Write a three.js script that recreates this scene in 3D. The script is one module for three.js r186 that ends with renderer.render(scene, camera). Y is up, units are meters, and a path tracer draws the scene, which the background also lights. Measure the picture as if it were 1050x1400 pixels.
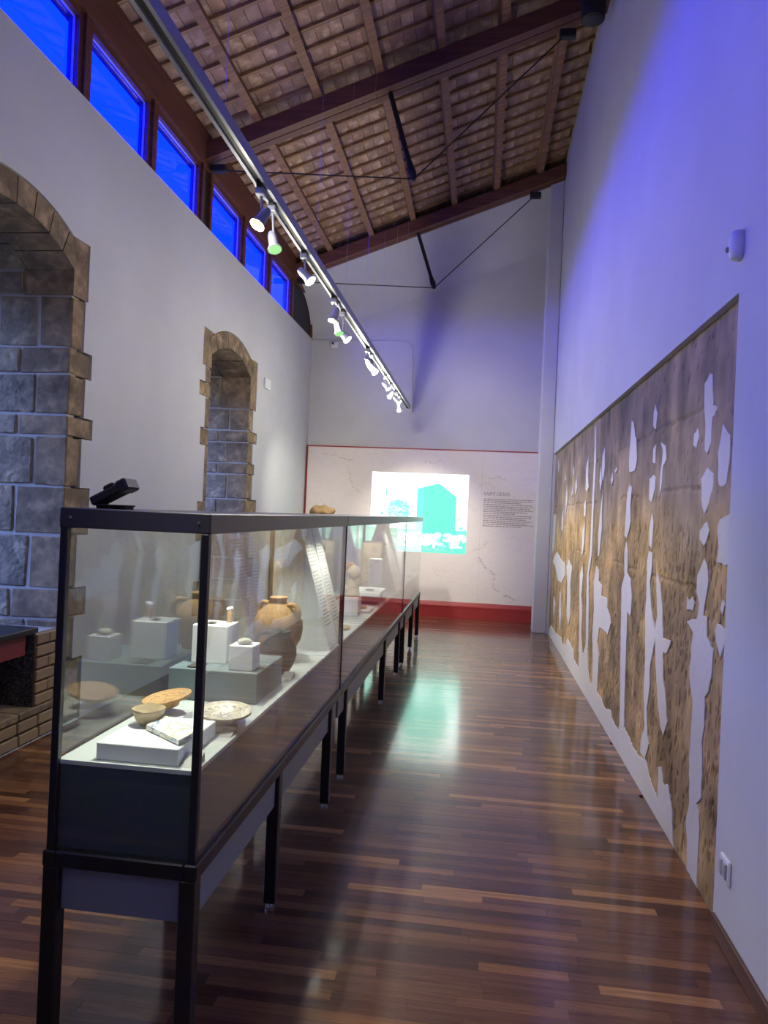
import * as THREE from 'three';
import { ConvexGeometry } from 'three/addons/geometries/ConvexGeometry.js';
import { mergeGeometries, mergeVertices } from 'three/addons/utils/BufferGeometryUtils.js';
import { RectAreaLightUniformsLib } from 'three/addons/lights/RectAreaLightUniformsLib.js';

// ------------------------------------------------------------------ camera, sky, exposure
RectAreaLightUniformsLib.init();
const scene = new THREE.Scene();
const renderer = new THREE.WebGLRenderer({ antialias: true });
renderer.toneMapping = THREE.LinearToneMapping;
renderer.toneMappingExposure = 1.2;
renderer.shadowMap.enabled = true;

const F = 1011, EYE = 1.55, ROLL = 0.0433, PITCH = 0.0026, YAW = 0.1299;
const camera = new THREE.PerspectiveCamera(2 * Math.atan(700 / F) * 180 / Math.PI, 1050 / 1400, 0.05, 200);
const fwd = new THREE.Vector3(-Math.sin(YAW) * Math.cos(PITCH), Math.sin(PITCH), -Math.cos(YAW) * Math.cos(PITCH));
const rt0 = new THREE.Vector3(Math.cos(YAW), 0, -Math.sin(YAW));
const up0 = new THREE.Vector3(Math.sin(YAW) * Math.sin(PITCH), Math.cos(PITCH), Math.cos(YAW) * Math.sin(PITCH));
const right = rt0.clone().multiplyScalar(Math.cos(ROLL)).addScaledVector(up0, Math.sin(ROLL));
const upv = up0.clone().multiplyScalar(Math.cos(ROLL)).addScaledVector(rt0, -Math.sin(ROLL));
camera.position.set(0, EYE, 0);
camera.quaternion.setFromRotationMatrix(new THREE.Matrix4().makeBasis(right, upv, fwd.clone().negate()));
scene.add(camera);

// evening sky: paler near the horizon, deeper above, dark ground below
{
  const W = 64, H = 64, data = new Float32Array(W * H * 4);
  for (let j = 0; j < H; j++) {
    const el = ((j + 0.5) / H - 0.5) * Math.PI;
    for (let i = 0; i < W; i++) {
      const k = (j * W + i) * 4, t = Math.exp(-Math.max(el, 0) * 1.5);
      const c = el > 0 ? [2.0 + 2.2 * t, 3.6 + 3.0 * t, 17 + 10 * t] : [0.05, 0.06, 0.08];
      data[k] = c[0]; data[k + 1] = c[1]; data[k + 2] = c[2]; data[k + 3] = 1;
    }
  }
  const sky = new THREE.DataTexture(data, W, H, THREE.RGBAFormat, THREE.FloatType);
  sky.mapping = THREE.EquirectangularReflectionMapping;
  sky.magFilter = THREE.LinearFilter; sky.needsUpdate = true;
  scene.background = sky;
  scene.backgroundIntensity = 1.0;
}

// ------------------------------------------------------------------ measures (metres; d is the distance into the room, z = -d)
const XL = -2.774, XR = 0.961, DB = 11.50, DP = 11.42, DF = -3.5;
const CL = -1.161, CR = -0.728;
const WALL_TOP = 4.28, WIN_TOP = 4.79;
const SLOPE = 0.368, ANG = Math.atan(SLOPE);
const purlinBase = (x) => 5.05 + SLOPE * (x - XL);
const FLAG = { castShadow: true, receiveShadow: true };

// a pixel of the photograph to the point where its ray meets a plane x, y or d
function at(px, py, plane) {
  const r = fwd.clone().addScaledVector(right, (px - 525) / F).addScaledVector(upv, -(py - 700) / F);
  let t;
  if ('x' in plane) t = plane.x / r.x; else if ('y' in plane) t = (plane.y - EYE) / r.y; else t = -plane.d / r.z;
  return { x: r.x * t, y: EYE + r.y * t, d: -r.z * t };
}
function toPixel(x, y, d) {
  const v = new THREE.Vector3(x, y - EYE, -d), z = v.dot(fwd);
  return [525 + F * v.dot(right) / z, 700 - F * v.dot(upv) / z, z];
}

// ------------------------------------------------------------------ helpers
let seed = 7;
const rnd = () => { seed = (seed * 1664525 + 1013904223) >>> 0; return seed / 4294967296; };
const rr = (a, b) => a + (b - a) * rnd();
const taken = {};
function numbered(name) {
  if (!(name in taken)) { taken[name] = 0; return name; }
  taken[name]++;
  return name + '_' + String(taken[name]).padStart(3, '0');
}
const col = (r, g, b) => new THREE.Color().setRGB(r, g, b);
const std = (c, roughness = 0.7, extra = {}) => new THREE.MeshStandardMaterial({ color: Array.isArray(c) ? col(...c) : c, roughness, ...extra });
const phys = (c, roughness = 0.7, extra = {}) => new THREE.MeshPhysicalMaterial({ color: Array.isArray(c) ? col(...c) : c, roughness, ...extra });

function lattice(ix, iy, s) { let h = Math.imul(ix, 374761393) ^ Math.imul(iy, 668265263) ^ Math.imul(s, 2147483647); h = Math.imul(h ^ (h >>> 13), 1274126177); return ((h ^ (h >>> 16)) >>> 0) / 4294967296; }
function vnoise(x, y, px, py, s) {
  const ix = Math.floor(x), iy = Math.floor(y), fx = x - ix, fy = y - iy;
  const u = fx * fx * (3 - 2 * fx), v = fy * fy * (3 - 2 * fy), m = (a, p) => ((a % p) + p) % p;
  const a = lattice(m(ix, px), m(iy, py), s), b = lattice(m(ix + 1, px), m(iy, py), s), c = lattice(m(ix, px), m(iy + 1, py), s), e = lattice(m(ix + 1, px), m(iy + 1, py), s);
  return a + (b - a) * u + (c - a) * v + (a - b - c + e) * u * v;
}
// u, v in 0..1, periodic; fx, fy cells of the coarsest layer
function fbm(u, v, fx, fy, oct, s) {
  let sum = 0, amp = 0.5, tot = 0;
  for (let o = 0; o < oct; o++) { sum += amp * vnoise(u * fx, v * fy, fx, fy, s + o); tot += amp; amp *= 0.5; fx *= 2; fy *= 2; }
  return sum / tot;
}
function texture(w, h, fn, srgb = true, metres = [1, 1]) {
  const data = new Uint8Array(w * h * 4), q = (x) => Math.max(0, Math.min(255, Math.round(x * 255)));
  for (let j = 0; j < h; j++) for (let i = 0; i < w; i++) {
    const c = fn((i + 0.5) / w, (j + 0.5) / h), k = (j * w + i) * 4;
    if (typeof c === 'number') data[k] = data[k + 1] = data[k + 2] = q(c); else { data[k] = q(c[0]); data[k + 1] = q(c[1]); data[k + 2] = q(c[2]); }
    data[k + 3] = 255;
  }
  const t = new THREE.DataTexture(data, w, h);
  t.wrapS = t.wrapT = THREE.RepeatWrapping; t.magFilter = THREE.LinearFilter; t.minFilter = THREE.LinearMipmapLinearFilter; t.generateMipmaps = true;
  if (srgb) t.colorSpace = THREE.SRGBColorSpace;
  t.repeat.set(1 / metres[0], 1 / metres[1]); t.needsUpdate = true;
  return t;
}
function canvasTexture(w, h, draw) {
  const c = document.createElement('canvas'); c.width = w; c.height = h;
  draw(c.getContext('2d'), w, h);
  const t = new THREE.CanvasTexture(c); t.colorSpace = THREE.SRGBColorSpace; t.magFilter = THREE.LinearFilter;
  return t;
}
// uv in metres by the way each face points (geometry in metres)
function metric(g) {
  g = g.index ? g.toNonIndexed() : g;
  if (!g.attributes.normal) g.computeVertexNormals();
  const p = g.attributes.position, uv = new Float32Array(p.count * 2), a = new THREE.Vector3(), b = new THREE.Vector3(), c = new THREE.Vector3();
  for (let i = 0; i < p.count; i += 3) {
    a.fromBufferAttribute(p, i); b.fromBufferAttribute(p, i + 1); c.fromBufferAttribute(p, i + 2);
    const n = b.clone().sub(a).cross(c.clone().sub(a)), ax = Math.abs(n.x), ay = Math.abs(n.y), az = Math.abs(n.z);
    for (let k = 0; k < 3; k++) {
      const v = [a, b, c][k];
      const q = ax >= ay && ax >= az ? [v.z, v.y] : ay >= az ? [v.x, v.z] : [v.x, v.y];
      uv[(i + k) * 2] = q[0]; uv[(i + k) * 2 + 1] = q[1];
    }
  }
  g.setAttribute('uv', new THREE.BufferAttribute(uv, 2));
  return g;
}
const keepUv = new Set();
function ownUv(g) { keepUv.add(g.uuid); return g; }
// boxes from corner to corner, in x, y and d
function box(x0, x1, y0, y1, d0, d1) {
  const g = new THREE.BoxGeometry(Math.abs(x1 - x0), Math.abs(y1 - y0), Math.abs(d1 - d0));
  g.translate((x0 + x1) / 2, (y0 + y1) / 2, -(d0 + d1) / 2);
  return g;
}
function chamfered(w, h, l, c) {
  const pts = [];
  for (const sx of [-1, 1]) for (const sy of [-1, 1]) for (const sz of [-1, 1]) {
    const X = sx * w / 2, Y = sy * h / 2, Z = sz * l / 2;
    pts.push(new THREE.Vector3(X - sx * c, Y - sy * c, Z), new THREE.Vector3(X - sx * c, Y, Z - sz * c), new THREE.Vector3(X, Y - sy * c, Z - sz * c));
  }
  return new ConvexGeometry(pts);
}
// a rough block: a chamfered box whose corners wander
function rough(x0, x1, y0, y1, d0, d1, c, j) {
  const w = Math.abs(x1 - x0), h = Math.abs(y1 - y0), l = Math.abs(d1 - d0), pts = [];
  for (const sx of [-1, 1]) for (const sy of [-1, 1]) for (const sz of [-1, 1]) {
    const X = sx * (w / 2 - rnd() * j), Y = sy * (h / 2 - rnd() * j), Z = sz * (l / 2 - rnd() * j * 0.35), k = c * rr(0.6, 1.6);
    pts.push(new THREE.Vector3(X - sx * k, Y - sy * k, Z), new THREE.Vector3(X - sx * k, Y, Z - sz * c), new THREE.Vector3(X, Y - sy * k, Z - sz * c));
  }
  return new ConvexGeometry(pts).translate((x0 + x1) / 2, (y0 + y1) / 2, -(d0 + d1) / 2);
}
function cbox(x0, x1, y0, y1, d0, d1, c = 0.004) {
  return chamfered(Math.abs(x1 - x0), Math.abs(y1 - y0), Math.abs(d1 - d0), c).translate((x0 + x1) / 2, (y0 + y1) / 2, -(d0 + d1) / 2);
}
function rod(a, b, r, seg = 10, r2 = r) {   // a, b: [x, y, d]
  const A = new THREE.Vector3(a[0], a[1], -a[2]), B = new THREE.Vector3(b[0], b[1], -b[2]), dir = B.clone().sub(A);
  const g = new THREE.CylinderGeometry(r2, r, dir.length(), seg);
  g.applyQuaternion(new THREE.Quaternion().setFromUnitVectors(new THREE.Vector3(0, 1, 0), dir.clone().normalize()));
  return g.translate((A.x + B.x) / 2, (A.y + B.y) / 2, (A.z + B.z) / 2);
}
const merge = (list) => mergeGeometries(list.map((g) => { g = g.index ? g.toNonIndexed() : g; for (const k of Object.keys(g.attributes)) if (!['position', 'normal', 'uv', 'color'].includes(k)) g.deleteAttribute(k); if (!g.attributes.uv) g.setAttribute('uv', new THREE.BufferAttribute(new Float32Array(g.attributes.position.count * 2), 2)); return g; }));
const where = new WeakMap();
function mark(o, label, category, group, kind) {
  if (label) o.userData.label = label;
  if (category) o.userData.category = category;
  if (group) o.userData.group = group;
  if (kind) o.userData.kind = kind;
  return o;
}
// a Group at a thing's base [x, y, d]
function thing(name, label, category, base, group) {
  const o = new THREE.Group(); o.name = numbered(name);
  o.position.set(base[0], base[1], -base[2]); where.set(o, o.position.clone());
  scene.add(o);
  return mark(o, label, category, group);
}
// a part: geometry in room coordinates, under a thing or part
function part(name, g, m, parent, label) {
  if (!keepUv.has(g.uuid)) g = metric(g);
  g.computeBoundingBox();
  const c = g.boundingBox.getCenter(new THREE.Vector3());
  g.translate(-c.x, -c.y, -c.z);
  const o = new THREE.Mesh(g, m); o.name = name; Object.assign(o, FLAG);
  o.position.copy(c).sub(where.get(parent)); where.set(o, c);
  if (label) o.userData.label = label;
  parent.add(o);
  return o;
}
// a part that shares its geometry (about its own centre)
function piece(name, g, m, parent, x, y, d, turn) {
  const o = new THREE.Mesh(g, m); o.name = name; Object.assign(o, FLAG);
  o.position.set(x, y, -d).sub(where.get(parent)); if (turn) o.rotation.set(...turn);
  parent.add(o);
  return o;
}
// a thing or piece of the setting that is one mesh
function single(name, g, m, label, category, group, kind) {
  if (!keepUv.has(g.uuid)) g = metric(g);
  g.computeBoundingBox();
  const b = g.boundingBox, c = b.getCenter(new THREE.Vector3()); c.y = b.min.y;
  g.translate(-c.x, -c.y, -c.z);
  const o = new THREE.Mesh(g, m); o.name = numbered(name); Object.assign(o, FLAG);
  o.position.copy(c); where.set(o, c.clone()); scene.add(o);
  return mark(o, label, category, group, kind);
}
function setting(name, label, base = [0, 0, 0]) {
  const o = thing(name, label, null, base); o.userData.kind = 'structure'; return o;
}
const lathe = (profile, seg = 40) => new THREE.LatheGeometry(profile.map(([r, y]) => new THREE.Vector2(r, y)), seg);
function spot(parentPos, target, color, intensity, angle, penumbra, radius = 1.5) {
  const l = new THREE.SpotLight(col(...color), intensity, 0, angle, penumbra, 2);
  l.position.set(parentPos[0], parentPos[1], -parentPos[2]); l.target.position.set(target[0], target[1], -target[2]);
  l.castShadow = true; l.shadow.radius = radius; l.shadow.mapSize.set(1024, 1024);
  l.name = 'spot_light'; l.target.name = 'spot_target';
  scene.add(l, l.target);
  return l;
}

// ------------------------------------------------------------------ textures and materials
const plasterBump = texture(512, 512, (u, v) => 0.6 * fbm(u, v, 6, 6, 4, 11) + 0.4 * fbm(u, v, 48, 48, 3, 12), false, [1.6, 1.6]);
const plasterTone = texture(512, 512, (u, v) => { const n = fbm(u, v, 4, 4, 5, 21); const k = 0.93 + 0.07 * n; return [k, k, k]; }, true, [2.4, 2.4]);
const woodTone = texture(512, 256, (u, v) => { const g = fbm(u, v, 3, 40, 4, 31), f = fbm(u, v, 10, 120, 2, 35), k = 0.62 + 0.3 * g + 0.16 * f; return [k, k * 0.97, k * 0.94]; }, true, [1, 1]);
const timberTone = texture(512, 256, (u, v) => { const g = fbm(u, v, 2, 26, 4, 41), k = 0.62 + 0.42 * g; return [k, k * 0.97, k * 0.93]; }, true, [1.4, 0.5]);
const stoneTone = texture(512, 512, (u, v) => {
  const a = fbm(u, v, 5, 5, 5, 51), b = fbm(u, v, 24, 24, 3, 57), c = fbm(u, v, 9, 9, 3, 61);
  let k = 0.5 + 0.42 * a + 0.24 * (b - 0.5); if (c > 0.6) k += 0.13 * Math.min(1, (c - 0.6) / 0.14) * (0.5 + b); if (c < 0.3) k -= 0.06;
  return [k, k * (0.955 - 0.03 * a), k * (0.88 - 0.07 * a)];
}, true, [0.9, 0.9]);
const stoneBump = texture(512, 512, (u, v) => 0.55 * fbm(u, v, 8, 8, 4, 71) + 0.45 * fbm(u, v, 40, 40, 3, 77), false, [0.9, 0.9]);
const tileTone = texture(512, 512, (u, v) => {
  const a = fbm(u, v, 6, 6, 4, 81), b = fbm(u, v, 11, 11, 4, 87), w = Math.max(0, b - 0.6) * 3.2;
  const k = 0.6 + 0.4 * a; return [k + w * 0.25, k * 0.96 + w * 0.3, k * 0.93 + w * 0.32];
}, true, [0.8, 0.8]);
const fineBump = texture(256, 256, (u, v) => fbm(u, v, 30, 30, 3, 91), false, [0.3, 0.3]);
const potTone = texture(256, 256, (u, v) => { const k = 0.72 + 0.36 * fbm(u, v, 4, 9, 4, 95); return [k, k * 0.97, k * 0.93]; }, true, [1, 1]);

const M = {
  plaster: std([0.56, 0.56, 0.565], 0.9, { map: plasterTone, bumpMap: plasterBump, bumpScale: 0.002 }),
  patch: std([0.60, 0.575, 0.53], 0.92, { map: plasterTone, bumpMap: plasterBump, bumpScale: 0.004 }),
  beam: std([0.20, 0.08, 0.042], 0.6, { map: timberTone }),
  purlin: std([0.36, 0.20, 0.105], 0.7, { map: timberTone }),
  batten: std([0.40, 0.25, 0.15], 0.75, { map: timberTone }),
  window: std([0.17, 0.06, 0.03], 0.5, { map: timberTone }),
  bead: std([0.55, 0.56, 0.58], 0.4, { metalness: 0.6 }),
  film: phys([0.028, 0.12, 0.975], 0.02, { transmission: 1, thickness: 0, ior: 1.5 }),
  clear: phys([0.9, 0.9, 0.72], 0.02, { transmission: 1, thickness: 0, ior: 1.5 }),
  glass: phys([0.955, 0.985, 0.965], 0.0, { transmission: 1, thickness: 0, ior: 1.5 }),
  black: std([0.012, 0.013, 0.017], 0.38),
  blackMatt: std([0.012, 0.012, 0.014], 0.7),
  steel: std([0.5, 0.5, 0.52], 0.35, { metalness: 0.9 }),
  lid: std([0.045, 0.047, 0.052], 0.36),
  slate: std([0.07, 0.105, 0.115], 0.5),
  plinthGrey: std([0.15, 0.19, 0.20], 0.6),
  apron: std([0.29, 0.35, 0.31], 0.55),
  deck: std([0.50, 0.52, 0.50], 0.75),
  white: std([0.78, 0.78, 0.76], 0.6),
  prism: std([0.74, 0.76, 0.71], 0.7),
  grey: std([0.34, 0.35, 0.36], 0.45),
  lampGrey: std([0.24, 0.245, 0.27], 0.4),
  track: std([0.30, 0.31, 0.35], 0.4),
  plastic: std([0.72, 0.72, 0.70], 0.5),
  red: std([0.30, 0.022, 0.024], 0.5),
  redDark: std([0.17, 0.012, 0.016], 0.55),
  skirting: std([0.16, 0.07, 0.04], 0.5, { map: timberTone }),
};
const stoneVariants = [[0.47, 0.435, 0.38], [0.50, 0.455, 0.39], [0.44, 0.41, 0.37], [0.54, 0.495, 0.43], [0.47, 0.42, 0.345]].map((c) => std(c, 0.93, { map: stoneTone, bumpMap: stoneBump, bumpScale: 0.022 }));
const lampWarmStone = [[0.44, 0.36, 0.27], [0.47, 0.385, 0.285], [0.42, 0.335, 0.25]].map((c) => std(c, 0.93, { map: stoneTone, bumpMap: stoneBump, bumpScale: 0.008 }));  // warm lamp light on the niche faces put into the stone colour
const mortar = std([0.39, 0.365, 0.335], 0.95, { map: plasterTone, bumpMap: stoneBump, bumpScale: 0.01 });
const pick = (list) => list[Math.floor(rnd() * list.length)];

// ------------------------------------------------------------------ floor of narrow hardwood strips
{
  const floor = setting('floor', 'dark red brown hardwood strip floor with a soft lacquer shine');
  part('subfloor', box(XL - 0.05, XR + 0.04, -0.12, -0.016, DF, DB), M.blackMatt, floor);
  const tones = [[0.15, 0.062, 0.036], [0.185, 0.08, 0.045], [0.12, 0.048, 0.031], [0.22, 0.1, 0.054], [0.165, 0.068, 0.043], [0.10, 0.042, 0.03], [0.42, 0.205, 0.09], [0.30, 0.135, 0.062]];
  const finish = (m) => Object.assign(m, { roughness: 0.4, specularIntensity: 0.25, clearcoat: 1, clearcoatRoughness: 0.13 });
  const mats = [];
  tones.forEach((c, i) => { for (let k = 0; k < 2; k++) { const t = woodTone.clone(); t.repeat.set(0.7, 0.16); t.offset.set(i * 0.13 + k * 0.37, i * 0.17 + k * 0.41); t.needsUpdate = true; mats.push(finish(phys(c, 0.36, { map: t }))); } });
  const far = finish(phys([1, 1, 1], 0.36, { vertexColors: true, map: (() => { const t = woodTone.clone(); t.repeat.set(1.0, 3); t.needsUpdate = true; return t; })() }));
  const unit = new THREE.BoxGeometry(1, 0.016, 1);
  const W = 0.05, all = [];
  for (let d = DF + 0.02; d < DB - 0.03; d += W) {
    let x = XL - 0.03 - rnd() * 0.5;
    while (x < XR + 0.03) {
      const len = rnd() < 0.35 ? rr(0.22, 0.42) : rr(0.45, 0.95), x0 = Math.max(x, XL - 0.04), x1 = Math.min(x + len, XR + 0.03);
      if (x1 - x0 > 0.03) {
        const r = rnd(), tone = r < 0.07 ? 6 : r < 0.2 ? 7 : Math.floor(rnd() * 6);
        const [px, py, z] = toPixel((x0 + x1) / 2, 0, d + W / 2);
        all.push({ x0, x1, d, tone, v: rnd() < 0.5 ? 0 : 1, lift: rr(-0.0004, 0), area: z > 0.3 && px > -60 && px < 1110 && py < 1440 && py > 0 ? (x1 - x0) * W / z ** 3 : 0 });
      }
      x += len;
    }
  }
  all.slice().sort((a, b) => b.area - a.area).slice(0, 300).forEach((p) => { p.own = p.area > 0; });
  const rest = [];
  for (const p of all) {
    if (p.own) {
      const o = piece('plank', unit, mats[p.tone * 2 + p.v], floor, (p.x0 + p.x1) / 2, -0.008 + p.lift, p.d + W / 2);
      o.scale.set(p.x1 - p.x0 - 0.0006, 1, W - 0.0005);
    } else {
      const g = metric(new THREE.BoxGeometry(p.x1 - p.x0 - 0.0006, 0.016, W - 0.0005).translate((p.x0 + p.x1) / 2, -0.008 + p.lift, -p.d - W / 2));
      const n = g.attributes.position.count, c = new Float32Array(n * 3), f = p.v ? 1 : 0.88;
      for (let i = 0; i < n; i++) c.set(tones[p.tone].map((q) => q * f), i * 3);
      g.setAttribute('color', new THREE.BufferAttribute(c, 3)); rest.push(g);
    }
  }
  const o = part('plank_field', ownUv(mergeGeometries(rest)), far, floor); o.userData.kind = 'stuff';
}

// ------------------------------------------------------------------ left wall with two stone niches
const T = 1.0, HALF = 0.64, ARC_Y = 2.052, R_IN = 1.228, R_OUT = 1.40, SPRING = 3.325;
const niches = [
  { c: 4.02, bottom: 0, right: [[3.325, 2.93, .175], [2.93, 2.58, .145], [2.58, 2.40, .26], [2.40, 2.127, .185], [2.127, 1.98, .305], [1.98, 1.64, .17], [1.64, 1.31, .305], [1.31, .945, .165], [.945, .74, .315], [.74, .45, .17], [.45, .0, .30]],
    left: [[3.325, 2.95, .2], [2.95, 2.7, .15], [2.7, 2.5, .28], [2.5, 2.2, .16], [2.2, 2.0, .28], [2.0, 1.6, .15], [1.6, 1.3, .28], [1.3, .9, .16], [.9, .6, .28], [.6, .0, .16]] },
  { c: 7.88, bottom: 0.22, left: [[3.325, 2.95, .26], [2.95, 2.79, .18], [2.79, 2.645, .32], [2.645, 2.335, .15], [2.335, 2.16, .25], [2.16, 1.595, .11], [1.595, 1.2, .25], [1.2, .8, .12], [.8, .45, .27], [.45, .22, .12]],
    right: [[3.325, 2.73, .23], [2.73, 2.467, .13], [2.467, 2.33, .31], [2.33, 2.08, .16], [2.08, 1.95, .26], [1.95, 1.65, .2], [1.65, 1.35, .40], [1.35, .95, .2], [.95, .7, .36], [.7, .45, .2], [.45, .22, .3]] },
];
const wallLeft = setting('wall_left', 'white plastered side wall with two arched niches framed in stone');
{
  const arcEnd = 0.446;
  const outline = new THREE.Shape([new THREE.Vector2(DF, 0), new THREE.Vector2(DB + 0.3, 0), new THREE.Vector2(DB + 0.3, WALL_TOP), new THREE.Vector2(DF, WALL_TOP)]);
  for (const n of niches) {
    const pts = [], bot = n.bottom === 0 ? 0.002 : n.bottom;
    for (const [t, b, w] of n.left) pts.push([n.c - HALF - w, t], [n.c - HALF - w, Math.max(b, bot)]);
    for (const [t, b, w] of n.right.slice().reverse()) pts.push([n.c + HALF + w, Math.max(b, bot)], [n.c + HALF + w, t]);
    for (let i = 0; i <= 24; i++) { const a = arcEnd - 2 * arcEnd * i / 24; pts.push([n.c + R_OUT * Math.sin(a), ARC_Y + R_OUT * Math.cos(a) + 0.004]); }
    outline.holes.push(new THREE.Path(pts.map(([d, y]) => new THREE.Vector2(d, y))));
  }
  const g = new THREE.ExtrudeGeometry(outline, { depth: T, bevelEnabled: false });
  g.applyMatrix4(new THREE.Matrix4().set(0, 0, 1, XL - T, 0, 1, 0, 0, -1, 0, 0, 0, 0, 0, 0, 1));
  part('plaster', g, M.plaster, wallLeft);

  const FX = XL - 0.006;
  for (const n of niches) {
    for (const side of [-1, 1]) {
      const list = side < 0 ? n.left : n.right, e = n.c + side * HALF;
      // mortar behind the reveal stones
      part('mortar_bed', box(FX - 0.02, XL - T + 0.01, Math.max(n.bottom, 0.01), 3.12, e + side * 0.009, e + side * 0.1), mortar, wallLeft);
      list.forEach(([t, b, w], i) => {
        const y0 = Math.max(b, n.bottom) + 0.004, L = i % 2 ? 0.24 : 0.36, jut = rr(-0.004, 0.003);
        if (i === 0) {           // springer, cut to the arch
          const q = [[HALF, y0], [HALF + w - 0.004, y0], [HALF + w - 0.004, t - 0.004], [0.614, t - 0.008], [R_OUT * 0.521, ARC_Y + R_OUT * 0.853], [HALF, ARC_Y + 1.048 + 0.004]];
          const s = new THREE.Shape(q.map(([a, y]) => new THREE.Vector2(side * a, y)));
          const sg = new THREE.ExtrudeGeometry(s, { depth: L, bevelEnabled: false });
          sg.applyMatrix4(new THREE.Matrix4().set(0, 0, 1, FX + jut - L, 0, 1, 0, 0, -1, 0, 0, -n.c, 0, 0, 0, 1));
          part('quoin', sg, pick(lampWarmStone), wallLeft);
        } else {
          part('quoin', rough(FX + jut, FX - L, y0, t - 0.003, e + side * jut, e + side * (w - 0.003), 0.007, 0.008), pick(lampWarmStone), wallLeft);
        }
        {     // the stones of the reveal behind the quoin: courses of their own
          const cuts = [[y0, i ? t : 3.1]];
          for (const [ya, yb] of cuts) {
            let x = FX - L - 0.008;
            while (x > XL - T + 0.03) {
              const len = Math.min(rr(0.26, 0.52), x - (XL - T)), o = rr(-0.008, 0.002);
              part('reveal_stone', rough(x, x - len + 0.004, ya + 0.002, yb - 0.002, e + side * (o - 0.004), e + side * 0.09, 0.008, 0.013), pick(stoneVariants), wallLeft);
              x -= len;
            }
          }
        }
      });
    }
    // arch stones, in front and along the vault behind
    const A = Math.asin(HALF / R_IN);
    for (const [x0, x1, cnt, lift] of [[FX, FX - 0.34, 8, 0], [FX - 0.348, FX - 0.66, 6, 0.015], [FX - 0.668, XL - T, 7, 0.004]]) {
      for (let k = 0; k < cnt; k++) {
        const a0 = -A + 2 * A * k / cnt + 0.004, a1 = -A + 2 * A * (k + 1) / cnt - 0.004, r0 = R_IN + lift + rr(-0.006, 0.006), pts = [];
        for (let i = 0; i <= 2; i++) { const a = a0 + (a1 - a0) * i / 2; pts.push(new THREE.Vector2(r0 * Math.sin(a), ARC_Y + r0 * Math.cos(a))); }
        for (let i = 2; i >= 0; i--) { const a = a0 + (a1 - a0) * i / 2; pts.push(new THREE.Vector2((R_OUT - 0.004) * Math.sin(a), ARC_Y + (R_OUT - 0.004) * Math.cos(a))); }
        const g2 = new THREE.ExtrudeGeometry(new THREE.Shape(pts), { depth: Math.abs(x1 - x0), bevelEnabled: false });
        g2.applyMatrix4(new THREE.Matrix4().set(0, 0, 1, x1, 0, 1, 0, 0, -1, 0, 0, -n.c, 0, 0, 0, 1));
        part('voussoir', g2, x0 === FX ? pick(lampWarmStone) : pick(stoneVariants), wallLeft);  // front ring takes the stone coloured with lamp warmth
      }
    }
    // outer end of the niche: stone wall with a narrow window
    const xo = XL - T, o0 = n.c - 0.48, o1 = n.c + 0.48, s0 = 0.8, s1 = 2.95;
    for (const [d0, d1, y0, y1] of [[n.c - HALF, o0, n.bottom, 3.3], [o1, n.c + HALF, n.bottom, 3.3], [o0, o1, n.bottom, s0], [o0, o1, s1, 3.3]]) part('end_wall', box(xo + 0.06, xo - 0.12, y0, y1, d0, d1), stoneVariants[2], wallLeft);
    n.win = [xo - 0.02, o0, o1, s0, s1];
  }
  // sill slabs, brick courses below, and the brick pier in the near niche
  const n = niches[0], brickG = [chamfered(0.06, 0.066, 0.2, 0.006), chamfered(0.06, 0.066, 0.13, 0.006)];
  for (let k = 0; k < 3; k++) part('sill_slab', cbox(XL + 0.012, XL - T + 0.08, 0.172, 0.22, n.c - HALF + 0.005 + k * 0.427, n.c - HALF + 0.427 + k * 0.427, 0.008), lampWarmStone[2], wallLeft);
  part('sill_core', box(XL - 0.03, XL - T + 0.08, 0.004, 0.172, n.c - HALF, n.c + HALF), mortar, wallLeft);
  for (let r = 0; r < 2; r++) for (let k = 0; k < 6; k++) piece('brick', brickG[0], pick(lampWarmStone), wallLeft, XL - 0.022 + rr(-0.004, 0.002), 0.046 + r * 0.082, n.c - HALF + 0.11 + k * 0.212 + (r ? 0.0 : 0.02));
  part('pier_core', box(XL - 0.03, XL - 0.36, 0.22, 0.69, n.c + HALF - 0.255, n.c + HALF), mortar, wallLeft);
  for (let r = 0; r < 6; r++) {
    const y = 0.26 + r * 0.078;
    if (r % 2) { piece('brick', brickG[1], pick(lampWarmStone), wallLeft, XL - 0.024, y, n.c + HALF - 0.19); piece('brick', brickG[1], pick(lampWarmStone), wallLeft, XL - 0.022, y, n.c + HALF - 0.06); }
    else { piece('brick', brickG[0], pick(lampWarmStone), wallLeft, XL - 0.023, y, n.c + HALF - 0.155); piece('brick', chamferedCached(0.06, 0.066, 0.036), pick(lampWarmStone), wallLeft, XL - 0.024, y, n.c + HALF - 0.018); }
  }
  part('sill_slab', cbox(XL + 0.0, XL - T + 0.08, 0.222, 0.26, niches[1].c - HALF, niches[1].c + HALF, 0.008), lampWarmStone[2], wallLeft);
}
function chamferedCached(w, h, l) { chamferedCached.m ??= {}; return (chamferedCached.m[[w, h, l]] ??= chamfered(w, h, l, 0.006)); }

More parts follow.
